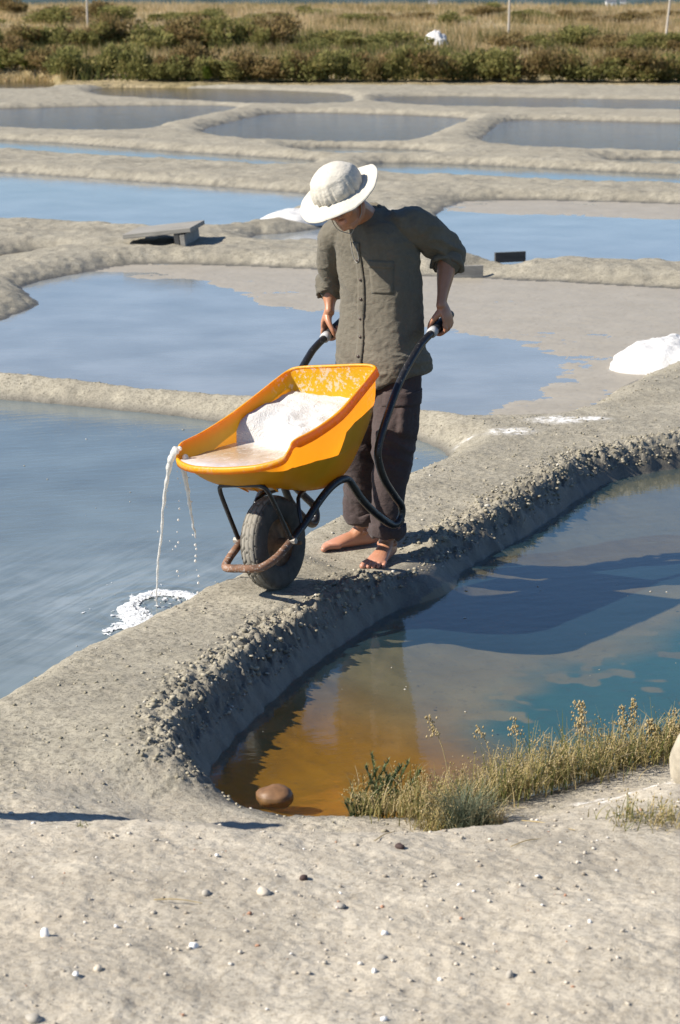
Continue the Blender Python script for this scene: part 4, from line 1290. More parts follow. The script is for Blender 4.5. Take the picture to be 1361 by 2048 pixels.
# gravel, mud crumbs: thousands of small lumps
OCT_V = np.array([(1, 0, 0), (-1, 0, 0), (0, 1, 0), (0, -1, 0), (0, 0, 1), (0, 0, -1)], dtype=float)
OCT_F = np.array([(0, 2, 4), (2, 1, 4), (1, 3, 4), (3, 0, 4), (2, 0, 5), (1, 2, 5), (3, 1, 5), (0, 3, 5)])
ICO = bmesh.new(); bmesh.ops.create_icosphere(ICO, subdivisions=1, radius=1.0)
ICO_V = np.array([v.co[:] for v in ICO.verts]); ICO_F = np.array([[v.index for v in f.verts] for f in ICO.faces]); ICO.free()
def scatter(name, pts, sizes, mat, seed, squash=.65, sink=.2, label=None):
    rng = np.random.default_rng(seed); n = len(pts)
    k = len(ICO_V)
    v = ICO_V[None] * (1 + .75 * (rng.random((n, k, 1)) - .5)) * (np.array([1, 1, squash]) * (1 + .6 * (rng.random((n, 1, 3)) - .5)))
    a = rng.random(n) * 6.28; ca, sa = np.cos(a)[:, None], np.sin(a)[:, None]
    x = v[..., 0] * ca - v[..., 1] * sa; y = v[..., 0] * sa + v[..., 1] * ca
    v = np.stack([x, y, v[..., 2]], -1) * sizes[:, None, None] + pts[:, None, :] + np.array([0, 0, 1]) * (sizes[:, None, None] * (squash - sink))
    f = (ICO_F[None] + (np.arange(n) * k)[:, None, None]).reshape(-1, 3)
    me = mesh_np(name, v.reshape(-1, 3), f)
    at = me.attributes.new('tone', 'FLOAT', 'POINT'); at.data.foreach_set('value', np.repeat(rng.random(n), k).astype(np.float32))
    return link(name, me, mat, kind='stuff', smooth=False, label=label)
def tone_mat(name, stops, rough=.95, tip=None, sub=0.0):
    k = NT(name)
    c = k.ramp(k.attr('tone').outputs['Fac'], stops).outputs[0]
    if tip is not None: c = k.mix(k.attr('tip').outputs['Fac'], c, tip)
    k.l(c, k.b.inputs['Base Color']); k.b.inputs['Roughness'].default_value = rough; k.b.inputs['Specular IOR Level'].default_value = .2
    if sub:
        tl = k.n('ShaderNodeBsdfTranslucent'); k.l(c, tl.inputs[0]); ms = k.n('ShaderNodeMixShader'); ms.inputs[0].default_value = sub
        k.l(k.b.outputs[0], ms.inputs[1]); k.l(tl.outputs[0], ms.inputs[2]); k.l(ms.outputs[0], k.out.inputs[0])
    return k.m
M_CRUMB = tone_mat('mud_crumbs', [(0, (.20, .18, .13, 1)), (.5, (.30, .27, .20, 1)), (.93, (.38, .34, .255, 1)), (.985, (.52, .49, .42, 1))])
M_GRAVEL = tone_mat('bank_gravel', [(0, (.26, .22, .17, 1)), (.4, (.44, .39, .31, 1)), (.86, (.56, .51, .43, 1)), (.95, (.78, .76, .72, 1)), (.97, (.40, .22, .14, 1))])
rng = np.random.default_rng(5)
N = 120000
x = rng.uniform(-2.2, 2.4, N); y = rng.uniform(5.6, 15.5, N)
m = np.abs(x) < .158 * y * 1.2 + .3; x, y = x[m], y[m]
h, D, I, b = height(x, y)
shoulder = (I == 0) * sm(.02, .05, D) * sm(.34, .16, D) * (1 - sm(6.75, 6.45, y - .27 * x))
patchy = sm(.40, .62, fbm(x * 2.3, y * 2.3, 3, 201))
prob = .62 * shoulder + (D > .02) * (1 - b) * (.03 + .09 * patchy)
for (fx, fy, _, _) in FIX[:3]: prob = prob * (np.hypot(x - fx, y - fy) > .17)
m = rng.random(len(x)) < prob
x, y, h, sh_ = x[m], y[m], h[m], shoulder[m]
size = (.0022 + .0062 * rng.random(len(x)) ** 2.6) * (1 + .55 * sh_)
scatter('mud_crumbs', np.stack([x, y, h], 1), size, M_CRUMB, 3, .6, .35)
N = 15000
y = rng.uniform(4.2, 6.6, N); x = rng.uniform(-1.4, 1.5, N); h, D, I, b = height(x, y)
m = (b > .4) & (D > .05) & (rng.random(N) < .03 + .20 * sm(.45, .65, fbm(x * 2.0, y * 2.0, 3, 211))); x, y, h = x[m], y[m], h[m]
scatter('bank_gravel', np.stack([x, y, h], 1), .0016 + .0055 * rng.random(len(x)) ** 4, M_GRAVEL, 4)

# salt piles
def salt_pile(px, py, rx, ry, rz, lab, seed, z=0.0, rot=0):
    c = U(px, py, z)
    n = 40; vs = []; fs = []
    for j in range(n + 1):
        for i in range(56):
            a = 2 * math.pi * i / 56; f = j / n
            rr = f * (1 + .16 * mnoise.noise(Vector((math.cos(a) * 1.3, math.sin(a) * 1.3, seed))))
            zz = rz * max(0, 1 - f ** 2.3) + rz * .16 * mnoise.noise(Vector((rr * math.cos(a) * 4, rr * math.sin(a) * 4, seed + 3))) + rz * .10 * mnoise.noise(Vector((rr * math.cos(a) * 13, rr * math.sin(a) * 13, seed + 5))) * (1 - f)
            vs.append((rr * rx * math.cos(a), rr * ry * math.sin(a), zz if j < n else -.06))
    for j in range(n):
        for i in range(56):
            p, q = j * 56 + i, j * 56 + (i + 1) % 56
            fs.append((p, q, q + 56, p + 56))
    o = link('salt_pile', mesh_np('salt_pile', vs, np.array(fs)), M_SALT, None, label=lab, cat='salt pile', group='harvested salt piles')
    o.location = c; o.rotation_euler = (0, 0, rot); return o
salt_pile(1345, 727, .47, .42, .185, 'bright white salt pile on the pond edge at the right side of the picture', 1.0, .02, .3)
salt_pile(598, 437, .46, .36, .11, 'low white salt pile on the ridge behind the man in the pale hat', 2.0, .08, .3)
o = salt_pile(872, 72, .62, .5, .62, 'small far white salt pile among the dry grass of the far bank', 3.0, 1.2)
_c = P(872, 72, 86.0); o.location = (_c.x, _c.y, ground_z(_c.x, _c.y) - .1)

# planks and boards of the sluices
def plank(name, a, b, w, t, mat, lab, cat, extra=None):
    a, b = Vector(a), Vector(b); d = (b - a); L = d.length; d.normalize()
    s = d.cross(UP).normalized(); u = s.cross(d)
    rot = Matrix((d, s, u)).transposed()
    bm = bmesh.new(); box(bm, (0, 0, 0), (L, w, t), None, min(t, w) * .12)
    for v in bm.verts: v.co.z += .004 * mnoise.noise(v.co * 3)
    o = link(name, from_bm(name, bm), mat, None, label=lab, cat=cat, smooth=False)
    o.matrix_world = Matrix.Translation((a + b) / 2) @ rot.to_4x4(); return o
bridge = empty('plank_bridge', U(330, 472, .1), 'grey weathered plank footbridge over the small channel left of the man', 'plank bridge')
a, b = U(262, 466, .19), U(396, 452, .27)
d = (b - a).normalized(); s = d.cross(UP).normalized(); rot = Matrix((d, s, s.cross(d))).transposed()
for k, off in enumerate((-.20, .21)):
    bm = bmesh.new(); box(bm, (0, 0, 0), ((b - a).length, .395, .045), rot, .006)
    me = from_bm('plank', bm); me.transform(Matrix.Translation((a + b) / 2 + s * off - bridge.location)); link('plank', me, M_GREYWOOD, bridge, smooth=False)
bm = bmesh.new(); box(bm, b - d * .14 - UP * .13 - bridge.location, (.05, .80, .22), rot, .004); link('support_board', from_bm('support_board', bm), M_DARKWOOD, bridge, smooth=False)
bm = bmesh.new(); box(bm, a + d * .62 - UP * .10 - bridge.location, (.05, .80, .12), rot, .004); link('support_board', from_bm('support_board', bm), M_GREYWOOD, bridge, smooth=False)
q = U(990, 519, .05), U(1051, 517, .05)
plank('sluice_board', q[0] + UP * .02, q[1] + UP * .02, .035, .10, M_DARKWOOD, 'dark upright sluice board in the gap of the ridge right of the man', 'sluice board')
q = U(905, 556, .0), U(966, 555, .0)
plank('sluice_board', q[0] + UP * .045, q[1] + UP * .045, .04, .14, M_GREYWOOD, 'grey upright sluice board just right of the man\'s elbow', 'sluice board')

# thin poles on the far bank
for px, y0, y1, Yd, lean, lab in ((1017, 66, -70, 88, .02, 'pale thin pole standing on the far bank right of the salt pile'), (1330, 75, -40, 86, .10, 'leaning pale pole at the right end of the far bank'), (175, 32, -60, 96, 0, 'thin pole at the left of the far bank')):
    a = P(px, y0, Yd); hgt = (P(px, y1, Yd) - a).length; g = ground_z(a.x, a.y)
    bm = bmesh.new(); loft(bm, [(0, 0, -.2), (lean * hgt * .5, 0, hgt * .5), (lean * hgt, 0, hgt + .2)], [.045, .04, .034], ref=(1, 0, 0), seg=8, sub=2)
    o = link('pole', from_bm('pole', bm), M_POLE, None, label=lab, cat='pole'); o.location = (a.x, a.y, g)

# ------------------------------------------------------------------ water falling from the tray
def pour_mat():
    k = NT('cloudy_falling_water')
    tr = k.n('ShaderNodeBsdfTransparent'); tr.inputs[0].default_value = (.95, .94, .92, 1)
    k.b.inputs['Base Color'].default_value = (.84, .81, .76, 1); k.b.inputs['Roughness'].default_value = .08; k.b.inputs['IOR'].default_value = 1.4
    ms = k.n('ShaderNodeMixShader'); ms.inputs[0].default_value = .58
    k.l(tr.outputs[0], ms.inputs[1]); k.l(k.b.outputs[0], ms.inputs[2]); k.l(ms.outputs[0], k.out.inputs[0])
    n = k.noise(60, 3, .6, k.obj()); k.bump(n.outputs[0], .6, .01)
    return k.m
M_POUR = pour_mat()
lipY = 8.47; hitY = U(315, 1214, 0).y
def stream(name, pts, rad, lab, seed):
    n = len(pts); y0, y1 = pts[0][1], 1214
    q = [P(px, py, lipY + (hitY - lipY) * max(0, min(1, (py - 905) / (1214 - 905)))) for px, py in pts]
    qq = crom([list(p) + [r] for p, r in zip(q, rad)], 8)
    bm = bmesh.new(); qs = [Vector(v[:3]) for v in qq]
    for i, v in enumerate(qs): v += Vector((.004 * mnoise.noise(Vector((i * .35, seed, 0))), .004 * mnoise.noise(Vector((i * .35, 0, seed))), 0)) * min(1, i / 8)
    rr = [v[3] * (1 + .55 * mnoise.noise(Vector((i * .27, seed * 2, 3)))) for i, v in enumerate(qq)]
    loft(bm, qs, rr, [r * .7 for r in rr], ref=(1, .4, 0), seg=10)
    return link(name, from_bm(name, bm), M_POUR, None, label=lab, cat='water stream')
stream('water_stream', [(360, 897), (350, 903), (342, 922), (336, 950), (331, 985), (326, 1030), (322, 1075), (318, 1110), (315, 1150), (313, 1190), (314, 1214)], [.017, .022, .0155, .0128, .0106, .0086, .0080, .0072, .0064, .007, .005], 'long thin stream of cloudy water falling from the yellow tray into the left pond', 1.7)
stream('water_stream', [(372, 915), (366, 927), (369, 945), (374, 972), (378, 998), (382, 1022), (386, 1046), (392, 1075)], [.015, .018, .0145, .0125, .011, .0095, .007, .004], 'short broken stream of water beside the longer one below the lip of the yellow barrow', 5.1)
DR = [(388,1058,.0055),(391,1090,.0065),(393,1098,.005),(392,1112,.006),(391,1122,.0065),(398,1152,.0055),(397,1166,.006),(396,1186,.007),(355,943,.003),(356,957,.0045),(361,966,.003),(358,1002,.0035),(359,1018,.005),(357,1040,.0055),(355,1064,.0035),(357,1085,.005),(352,1093,.005),(346,1099,.003),(355,1143,.006),(358,1152,.003),(336,982,.003),(334,1014,.003),(316,1063,.0035),(340,1082,.0025),(320,1188,.006),(304,1186,.007),(327,1192,.005),(356,1196,.005),(310,1200,.005),(300,1194,.004),(322,1206,.004),(335,1200,.003),(386,1070,.004),(384,1003,.004),(362,985,.0025),(394,1140,.0025)]
vs = []; fs = []
for i, (px, py, r) in enumerate(DR):
    c = P(px, py, lipY + (hitY - lipY) * min(1, (py - 905) / 300))
    vs.append(ICO_V * r * np.array([1, 1, 1.15]) + np.array(c)); fs.append(ICO_F + 12 * i)
dm = mesh_np('water_droplets', np.concatenate(vs), np.concatenate(fs))
link('water_droplets', dm, M_POUR, kind='stuff')
# foam where it strikes the pond
c = U(312, 1216, 0)
fx = np.linspace(-.36, .40, 190); fy = np.linspace(-.62, .60, 250)
FX, FY = np.meshgrid(fx, fy)
ang = np.arctan2(FY / 1.55, FX); rad = np.hypot(FX, FY / 1.55)
R0 = .145 + .03 * np.cos(ang) + .05 * (fbm(np.cos(ang) * 1.5 + 5, np.sin(ang) * 1.5 + 5, 3, 301) - .5)
wd = .030 + .045 * np.clip(np.cos(ang + 2.0), 0, 1) ** 1.5
ringm = np.exp(-((rad - R0) / wd) ** 2)
tail = np.exp(-(((FX + .02) / .14) ** 2 + ((FY + .30) / .10) ** 2)) * .9
mask = np.maximum(ringm, tail) * .95 + .75 * (fbm(FX * 17, FY * 11, 4, 311, .6) - .5) + .25 * (fbm(FX * 60, FY * 40, 2, 321) - .5)
bub = (rad < R0 * .9) * (vn(FX * 75 + c.x, FY * 48, 331) > .80)
hh = .002 + .010 * np.clip(mask - .4, 0, 1) + .006 * bub + .004 * vn(FX * 90, FY * 60, 341)
keep = (mask > .30 + .22 * (vn(FX * 130, FY * 90, 351) - .35)) | bub
id_ = np.arange(FX.size).reshape(FX.shape)
qd = np.stack([id_[:-1, :-1], id_[:-1, 1:], id_[1:, 1:], id_[1:, :-1]], -1)[keep[:-1, :-1]]
gx_, gy_ = (FX + c.x).ravel(), (FY + c.y).ravel()
Dq = sdist(gx_, gy_, PPOLY['p2']); qd = qd[(Dq[qd] < .04).all(1)]
used = np.unique(qd); rm = np.full(FX.size, -1); rm[used] = np.arange(len(used))
M_FOAM = NT('white_foam')
def _fo():
    k = M_FOAM; p = k.pos(); n = k.noise(34, 5, .7, p); n2 = k.noise(120, 3, .6, p)
    k.b.inputs['Base Color'].default_value = (.74, .76, .77, 1); k.b.inputs['Roughness'].default_value = .6
    tr = k.n('ShaderNodeBsdfTransparent'); ms = k.n('ShaderNodeMixShader')
    k.l(k.ramp(k.math('ADD', k.math('MULTIPLY', n.outputs[0], .7), k.math('MULTIPLY', n2.outputs[0], .3)), [(.36, g1(.45)), (.54, g1(1))]).outputs[0], ms.inputs[0])
    k.l(tr.outputs[0], ms.inputs[1]); k.l(k.b.outputs[0], ms.inputs[2]); k.l(ms.outputs[0], k.out.inputs[0])
    k.bump(n2.outputs[0], .8, .008)
_fo(); M_FOAM = M_FOAM.m
link('foam', mesh_np('foam', np.stack([gx_, gy_, hh.ravel()], 1)[used], rm[qd]), M_FOAM, kind='stuff')
# flecks of floating scum on the ponds
N = 420
x = np.concatenate([rng.uniform(-2.2, .6, N), rng.uniform(-.2, 1.8, N)]); y = np.concatenate([rng.uniform(7.0, 13, N), rng.uniform(6.4, 9.5, N)])
D, I = pond_dist(x, y); m = (D < -.05) & (I >= 0) & (I < 2) & (rng.random(len(x)) < np.where(I == 0, .09, .25))
scatter('scum_flecks', np.stack([x[m], y[m], np.full(m.sum(), .001)], 1), .002 + .006 * rng.random(m.sum()) ** 3, tone_mat('scum', [(0, (.30, .27, .22, 1)), (.5, (.42, .38, .32, 1)), (.9, (.6, .56, .5, 1))]), 9, squash=.25, sink=.1)

# ------------------------------------------------------------------ grass and plants at the near bank
def blades(specs, seed):
    """specs: list of (x, y, z, length, width, lean dir, lean, tone) -> vertices, faces, tone, tip"""
    V = []; F = []; T = []; TP = []; k = 0
    for (x, y, z, L, w, a, lean, tone) in specs:
        dx, dy = math.cos(a), math.sin(a); sx, sy = -dy, dx
        sg = 4
        for i in range(sg + 1):
            f = i / sg
            out = lean * L * f ** 1.7; up = L * f * math.sqrt(max(.05, 1 - (lean * f ** .7) ** 2 * .75))
            ww = w * (1 - f ** 1.6) * .5 + .0003
            px, py, pz = x + dx * out, y + dy * out, z + up
            V += [(px - sx * ww, py - sy * ww, pz), (px + sx * ww, py + sy * ww, pz)]
            T += [tone, tone]; TP += [f, f]
            if i: F.append((k + 2 * i - 2, k + 2 * i - 1, k + 2 * i + 1, k + 2 * i))
        k += 2 * (sg + 1)
    return V, F, T, TP
def veg(name, V, F, T, TP, mat, **kw):
    me = mesh_np(name, V, F if isinstance(F, list) and len(F) and not isinstance(F[0], tuple) else np.array(F))
    for n_, a in (('tone', T), ('tip', TP)):
        at = me.attributes.new(n_, 'FLOAT', 'POINT'); at.data.foreach_set('value', np.array(a, dtype=np.float32))
    return link(name, me, mat, **kw)
def seeds(V, F, T, TP, pts, r0, seed):
    """little seed heads (octahedra) appended as triangles; returns separate list of tris"""
    rg = random.Random(seed); tr = []
    for (x, y, z, tone) in pts:
        k = len(V); r = r0 * rg.uniform(.6, 1.3)
        for v in OCT_V: V.append((x + v[0] * r * .75, y + v[1] * r * .75, z + v[2] * r * 1.3)); T.append(tone); TP.append(0)
        tr += [(k + a, k + b, k + c) for a, b, c in OCT_F]
    return tr
GR = [(0, (.07, .10, .030, 1)), (.25, (.16, .17, .05, 1)), (.5, (.33, .275, .11, 1)), (.75, (.50, .39, .19, 1)), (1, (.60, .50, .31, 1))]
M_GRASS = tone_mat('dry_marsh_grass', GR, sub=.35)
M_BLUEGRASS = tone_mat('blue_green_grass', [(0, (.06, .085, .06, 1)), (.5, (.13, .155, .10, 1)), (1, (.42, .34, .2, 1))], sub=.25)
M_BLITE = tone_mat('sea_blite_leaves', [(0, (.07, .10, .035, 1)), (.5, (.13, .17, .075, 1)), (1, (.20, .22, .13, 1))], sub=.2)
rg = random.Random(21)
edge = [(690,1606),(760,1612),(840,1618),(900,1622),(980,1600),(1060,1572),(1140,1552),(1220,1532),(1300,1515),(1361,1505),(1440,1490),(1520,1478)]
ex = [e[0] for e in edge]; ey = [e[1] for e in edge]
sp = []; sd_pts = []
for i in range(3800):
    px = rg.uniform(700, 1500); dens = 1 if px > 800 else .55
    if rg.random() > dens: continue
    py = float(np.interp(px, ex, ey)) + rg.gauss(-14, 13)
    c = U(px, py, .10); c = U(px, py, max(.02, ground_z(c.x, c.y))) if i % 4 == 0 else c
    z = .06 if py < np.interp(px, ex, ey) - 12 else .10
    hgt = rg.uniform(.03, .085) * (1.0 + .45 * (px > 960) - .35 * (px < 820)) * (1 + .5 * rg.random() ** 4)
    tone = min(1, max(0, rg.gauss(.52, .26)))
    a = rg.uniform(0, 6.28); lean = rg.uniform(.15, 1.05)
    sp.append((c.x, c.y, z - .02, hgt + .02, rg.uniform(.0016, .0036), a, lean, tone))
    if rg.random() < .22:
        for q in range(rg.randint(3, 7)):
            f = rg.uniform(.45, 1.0)
            sd_pts.append((c.x + math.cos(a) * lean * hgt * f ** 1.7 + rg.gauss(0, .006), c.y + math.sin(a) * lean * hgt * f ** 1.7 + rg.gauss(0, .006), z + hgt * f * .93 + rg.gauss(0, .004), min(1, max(.2, rg.gauss(.72, .16)))))
V, F, T, TP = blades(sp, 1)
tr = seeds(V, F, T, TP, sd_pts, .0030, 3)
veg('grass', V, [np.array(F), np.array(tr)], T, TP, M_GRASS, kind='stuff')
# single tall stalks with feathery heads
def stalk(px, py, tx, ty, lab, spread=.3, n=40, sr=.004):
    a = U(px, py, .10); b = P(tx, ty, a.y + .02); V = []; F = []; T = []; TP = []
    bm = bmesh.new(); mid = a.lerp(b, .5) + Vector((.006, 0, .008)); loft(bm, [a - UP * .03 - a, mid - a, b - a], [.0018, .0015, .001], ref=(1, 0, 0), seg=5, sub=4)
    o = empty('grass_stalk', a, lab, 'grass stalk', 'tall dry grass stalks')
    me = from_bm('stem', bm); at = me.attributes.new('tone', 'FLOAT', 'POINT'); at.data.foreach_set('value', np.full(len(me.vertices), .8, dtype=np.float32)); link('stem', me, M_GRASS, o)
    pts = []
    for i in range(n):
        f = 1 - spread * rg.random(); p = a.lerp(b, f) - a
        s = .018 * (1.05 - f) / spread * .5 + .004
        pts.append((p.x + rg.gauss(0, s), p.y + rg.gauss(0, s), p.z + rg.gauss(0, .004), rg.uniform(.6, 1)))
    tr = seeds(V, F, T, TP, pts, sr, 5); veg('seed_head', V, np.array(tr), T, TP, M_GRASS, parent=o)
for q in [(905, 1570, 858, 1432, 'long dry grass stalk leaning left above the pond, farthest left of the stalks'), (990, 1545, 955, 1452, 'short bent dry stalk right of the leaning one', .25, 24), (1030, 1560, 1030, 1436, 'upright dry stalk with a pale tip beside the green grass'),
          (1160, 1520, 1164, 1404, 'branched dry stalk with tan seed heads over the teal water', .5, 70, .005), (1185, 1520, 1150, 1400, 'thin dry stalk left of the tallest seed head', .3, 30), (1262, 1490, 1268, 1400, 'tallest bushy seed head near the right edge', .7, 80, .0042), (1240, 1490, 1246, 1412, 'thin seed head beside the tallest bushy one', .5, 50), (1344, 1500, 1348, 1420, 'broad dry seed head cut by the right edge', .7, 80, .0042), (1310, 1500, 1302, 1440, 'pale feathery seed head left of the broad one', .5, 60, .005)]: stalk(*q)
# blue-green tuft splaying out at the front of the bank
def tuft(name, px, py, z, n, L, lab, mat, seed, tones=(.2, .8), spread=.03, leanr=(.3, .95), w=(.0018, .0032), cat='grass tuft', sd=0):
    rg = random.Random(seed); c = U(px, py, z); g = ground_z(c.x, c.y); sp = []
    for i in range(n):
        sp.append((rg.gauss(0, spread), rg.gauss(0, spread), -.012, rg.uniform(*L), rg.uniform(*w), rg.uniform(0, 6.28), rg.uniform(*leanr), rg.uniform(*tones)))
    V, F, T, TP = blades(sp, seed); pts = []
    for s in sp[::max(1, int(n / max(1, sd)))] if sd else []:
        pts.append((s[0] + math.cos(s[5]) * s[6] * s[3] * .8, s[1] + math.sin(s[5]) * s[6] * s[3] * .8, s[3] * .75, rg.uniform(.5, .9)))
    fl = [np.array(F)] + ([np.array(seeds(V, F, T, TP, pts, .0035, 3))] if pts else [])
    o = veg(name, V, fl, T, TP, mat, label=lab, cat=cat); o.location = (c.x, c.y, g); return o
tuft('grass_tuft', 930, 1628, .12, 520, (.07, .17), 'blue-green grass tuft splaying over the front of the bank below the stalks', M_BLUEGRASS, 31, (.2, .75), .030)
tuft('grass_tuft', 868, 1622, .12, 260, (.05, .11), 'low yellowish grass tuft between the sea-blite and the blue-green tuft', M_GRASS, 32, (.3, .85), .035, sd=60)
tuft('grass_tuft', 985, 1625, .12, 140, (.05, .13), 'brown dead grass tuft at the right foot of the blue-green tuft', M_GRASS, 36, (.55, 1), .022, (.5, 1.0))
tuft('grass_tuft', 1270, 1655, .22, 130, (.03, .085), 'sparse green and tan grass tuft alone on the bare bank at right', M_GRASS, 33, (.15, .7), .045, (.3, 1.0), sd=50)
tuft('grass_tuft', 1345, 1660, .22, 130, (.03, .07), 'small tan grass tuft at the right edge of the bare bank', M_GRASS, 34, (.3, .8), .04, (.4, 1.0), sd=40)
tuft('grass_tuft', 172, 1672, .2, 30, (.012, .03), 'tiny olive grass tuft on the bank below the long shadow', M_GRASS, 35, (.1, .5), .012)
# sea-blite: fleshy leaves along upright stems
def blite(px, py, z, stems, L, lab, seed, lean0=0.0):
    rg = random.Random(seed); c = U(px, py, z); g = max(ground_z(c.x, c.y), -.01)
    o = empty('sea_blite_plant', (c.x, c.y, g), lab, 'plant'); V = []; F = []; T = []; TP = []
    sm_ = bmesh.new()
    for s in range(stems):
        a = rg.uniform(0, 6.28); ln = rg.uniform(*L); le = rg.uniform(.2, .8); bx, by = rg.gauss(0, .035), rg.gauss(0, .02)
        pts = [Vector((bx + (math.cos(a) * le + lean0) * ln * f ** 1.5, by + math.sin(a) * le * ln * f ** 1.5, ln * f - .01)) for f in (0, .35, .7, 1)]
        loft(sm_, pts, [.0022, .0018, .0013, .0008], ref=(1, 0, 0), seg=5, sub=2)
        ct = crom(pts, 12)
        sp = []
        for i, q in enumerate(ct[4:]):
            for _ in range(3):
                sp.append((q[0], q[1], q[2], rg.uniform(.010, .022), .0042, rg.uniform(0, 6.28), rg.uniform(.3, .9), rg.random()))
        v, f, t, tp = blades(sp, 0); k = len(V); V += v; F += [tuple(x + k for x in ff) for ff in f]; T += t; TP += tp
    veg('leaves', V, np.array(F), T, TP, M_BLITE, parent=o)
    me = from_bm('stem', sm_); at = me.attributes.new('tone', 'FLOAT', 'POINT'); link('stem', me, M_BLITE, o)
blite(748, 1590, .05, 24, (.07, .17), 'fleshy green sea-blite plant at the brown corner of the right pond', 41, .12)
blite(715, 1606, .06, 16, (.04, .08), 'low yellow-green sea-blite plant at the water\'s edge, left end of the grass', 42)
# straws on the soil
def straw(px, py, qx, qy, lab, m=M_GRASS, z=.22):
    a = U(px, py, z); a.z = ground_z(a.x, a.y) + .006; b = U(qx, qy, z); b.z = ground_z(b.x, b.y) + .004
    bm = bmesh.new(); loft(bm, [Vector((0, 0, 0)), (b - a) * .5 + UP * .006, b - a], [.0016, .0016, .001], ref=(0, 0, 1), seg=5, sub=3)
    me = from_bm('straw', bm); at = me.attributes.new('tone', 'FLOAT', 'POINT'); at.data.foreach_set('value', np.full(len(me.vertices), .8, dtype=np.float32))
    o = link('straw', me, m, None, label=lab, cat='straw', group='straws on the bank'); o.location = a
straw(1045, 1612, 1150, 1672, 'long dry straw lying on the soil right of the blue-green tuft')
straw(750, 1700, 790, 1668, 'short dry straw beside the dark reddish pebble')
straw(1022, 1710, 1082, 1693, 'brown straw on the bare bank right of centre')
straw(310, 1832, 405, 1838, 'pale straw on the bank above the white pebbles')

# ------------------------------------------------------------------ the far bank: scrub, dry grass, hills
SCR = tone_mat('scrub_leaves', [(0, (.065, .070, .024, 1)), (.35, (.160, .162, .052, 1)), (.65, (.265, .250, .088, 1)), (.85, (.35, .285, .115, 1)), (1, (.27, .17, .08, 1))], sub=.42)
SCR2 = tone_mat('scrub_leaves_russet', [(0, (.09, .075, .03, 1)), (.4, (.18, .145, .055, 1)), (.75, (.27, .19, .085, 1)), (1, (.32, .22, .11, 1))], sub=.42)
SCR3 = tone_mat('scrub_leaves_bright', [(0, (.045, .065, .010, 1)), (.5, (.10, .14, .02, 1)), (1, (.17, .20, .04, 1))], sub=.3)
def bush_mesh(seed, n=1500):
    rg = np.random.default_rng(seed)
    # a handful of lobes, leaves thrown round twigs in them
    k = 9; lc = np.stack([rg.uniform(-.42, .42, k), rg.uniform(-.3, .3, k), rg.uniform(.22, .68, k)], 1); lr = rg.uniform(.16, .30, k)
    lc[:, 2] = np.minimum(lc[:, 2], .95 - lr - .35 * np.abs(lc[:, 0]))
    w = rg.integers(0, k, n)
    d = rg.normal(size=(n, 3)); d /= np.linalg.norm(d, axis=1, keepdims=True)
    r = rg.random(n) ** .45
    c = lc[w] + d * (lr[w] * r)[:, None] * np.array([1, 1, .95])
    c[:, 2] = np.maximum(c[:, 2], .01)
    up = rg.normal(size=(n, 3)) * .5 + np.array([0, 0, 1.0]) + d * .5; up /= np.linalg.norm(up, axis=1, keepdims=True)
    sd_ = np.cross(up, rg.normal(size=(n, 3))); sd_ /= np.linalg.norm(sd_, axis=1, keepdims=True)
    L = rg.uniform(.045, .11, n)[:, None]; W = rg.uniform(.012, .03, n)[:, None]
    v = np.stack([c - sd_ * W, c + sd_ * W, c + up * L + sd_ * W * .3, c + up * L - sd_ * W * .3], 1).reshape(-1, 3)
    f = np.arange(4 * n).reshape(-1, 4)
    me = mesh_np('bush', v, f)
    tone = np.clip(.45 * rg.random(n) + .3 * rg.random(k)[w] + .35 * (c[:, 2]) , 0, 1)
    at = me.attributes.new('tone', 'FLOAT', 'POINT'); at.data.foreach_set('value', np.repeat(tone, 4).astype(np.float32))
    return me
MESH = {}
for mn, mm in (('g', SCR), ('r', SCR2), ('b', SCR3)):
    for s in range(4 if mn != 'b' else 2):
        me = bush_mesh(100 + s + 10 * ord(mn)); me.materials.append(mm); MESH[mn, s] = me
def bush(px, py, w, h, kind, i, lab, grp):
    """px, py: foot of the bush in the photograph; w, h in its pixels"""
    Yd = 68.0
    for _ in range(30):                                       # walk out along the ground until it meets the line of sight
        q = P(px, py, Yd); g = ground_z(q.x, q.y)
        if q.z > g: Yd *= 1 + min(.06, (q.z - g) * .02 + .002)
        else: break
    q = P(px, py, Yd); g = ground_z(q.x, q.y); sc = Yd / F_PX
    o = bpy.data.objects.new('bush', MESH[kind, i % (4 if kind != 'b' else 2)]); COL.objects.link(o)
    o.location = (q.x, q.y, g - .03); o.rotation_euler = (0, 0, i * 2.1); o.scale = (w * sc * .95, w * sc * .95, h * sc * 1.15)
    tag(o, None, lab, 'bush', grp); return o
rgb = random.Random(77)
ONES = 'first second third fourth fifth sixth seventh eighth ninth tenth eleventh twelfth thirteenth fourteenth fifteenth sixteenth seventeenth eighteenth nineteenth'.split()
def ordn(n):
    if n < 19: return ONES[n]
    t, u = divmod(n + 1, 10)
    return ('twentieth', 'thirtieth', 'fortieth', 'fiftieth')[t - 2] if u == 0 else ('twenty', 'thirty', 'forty', 'fifty')[t - 2] + '-' + ONES[u - 1]
i = 0
def row(xs, gen, what, grp):
    global i
    n = 0
    for x in xs:
        g = gen(x)
        if g is None: continue
        px, py, w, h, kd = g
        nm = 'russet bush' if kd == 'r' else 'olive green bush'
        if px + w * .35 < 0: lab = nm + ' just past the left edge of the picture, ' + what
        elif px - w * .35 > 1361: lab = nm + ' just past the right edge of the picture, ' + what
        else: lab = nm + ', ' + ordn(n) + ' from the left ' + what; n += 1
        bush(px, py, w, h, kd, i, lab, grp); i += 1
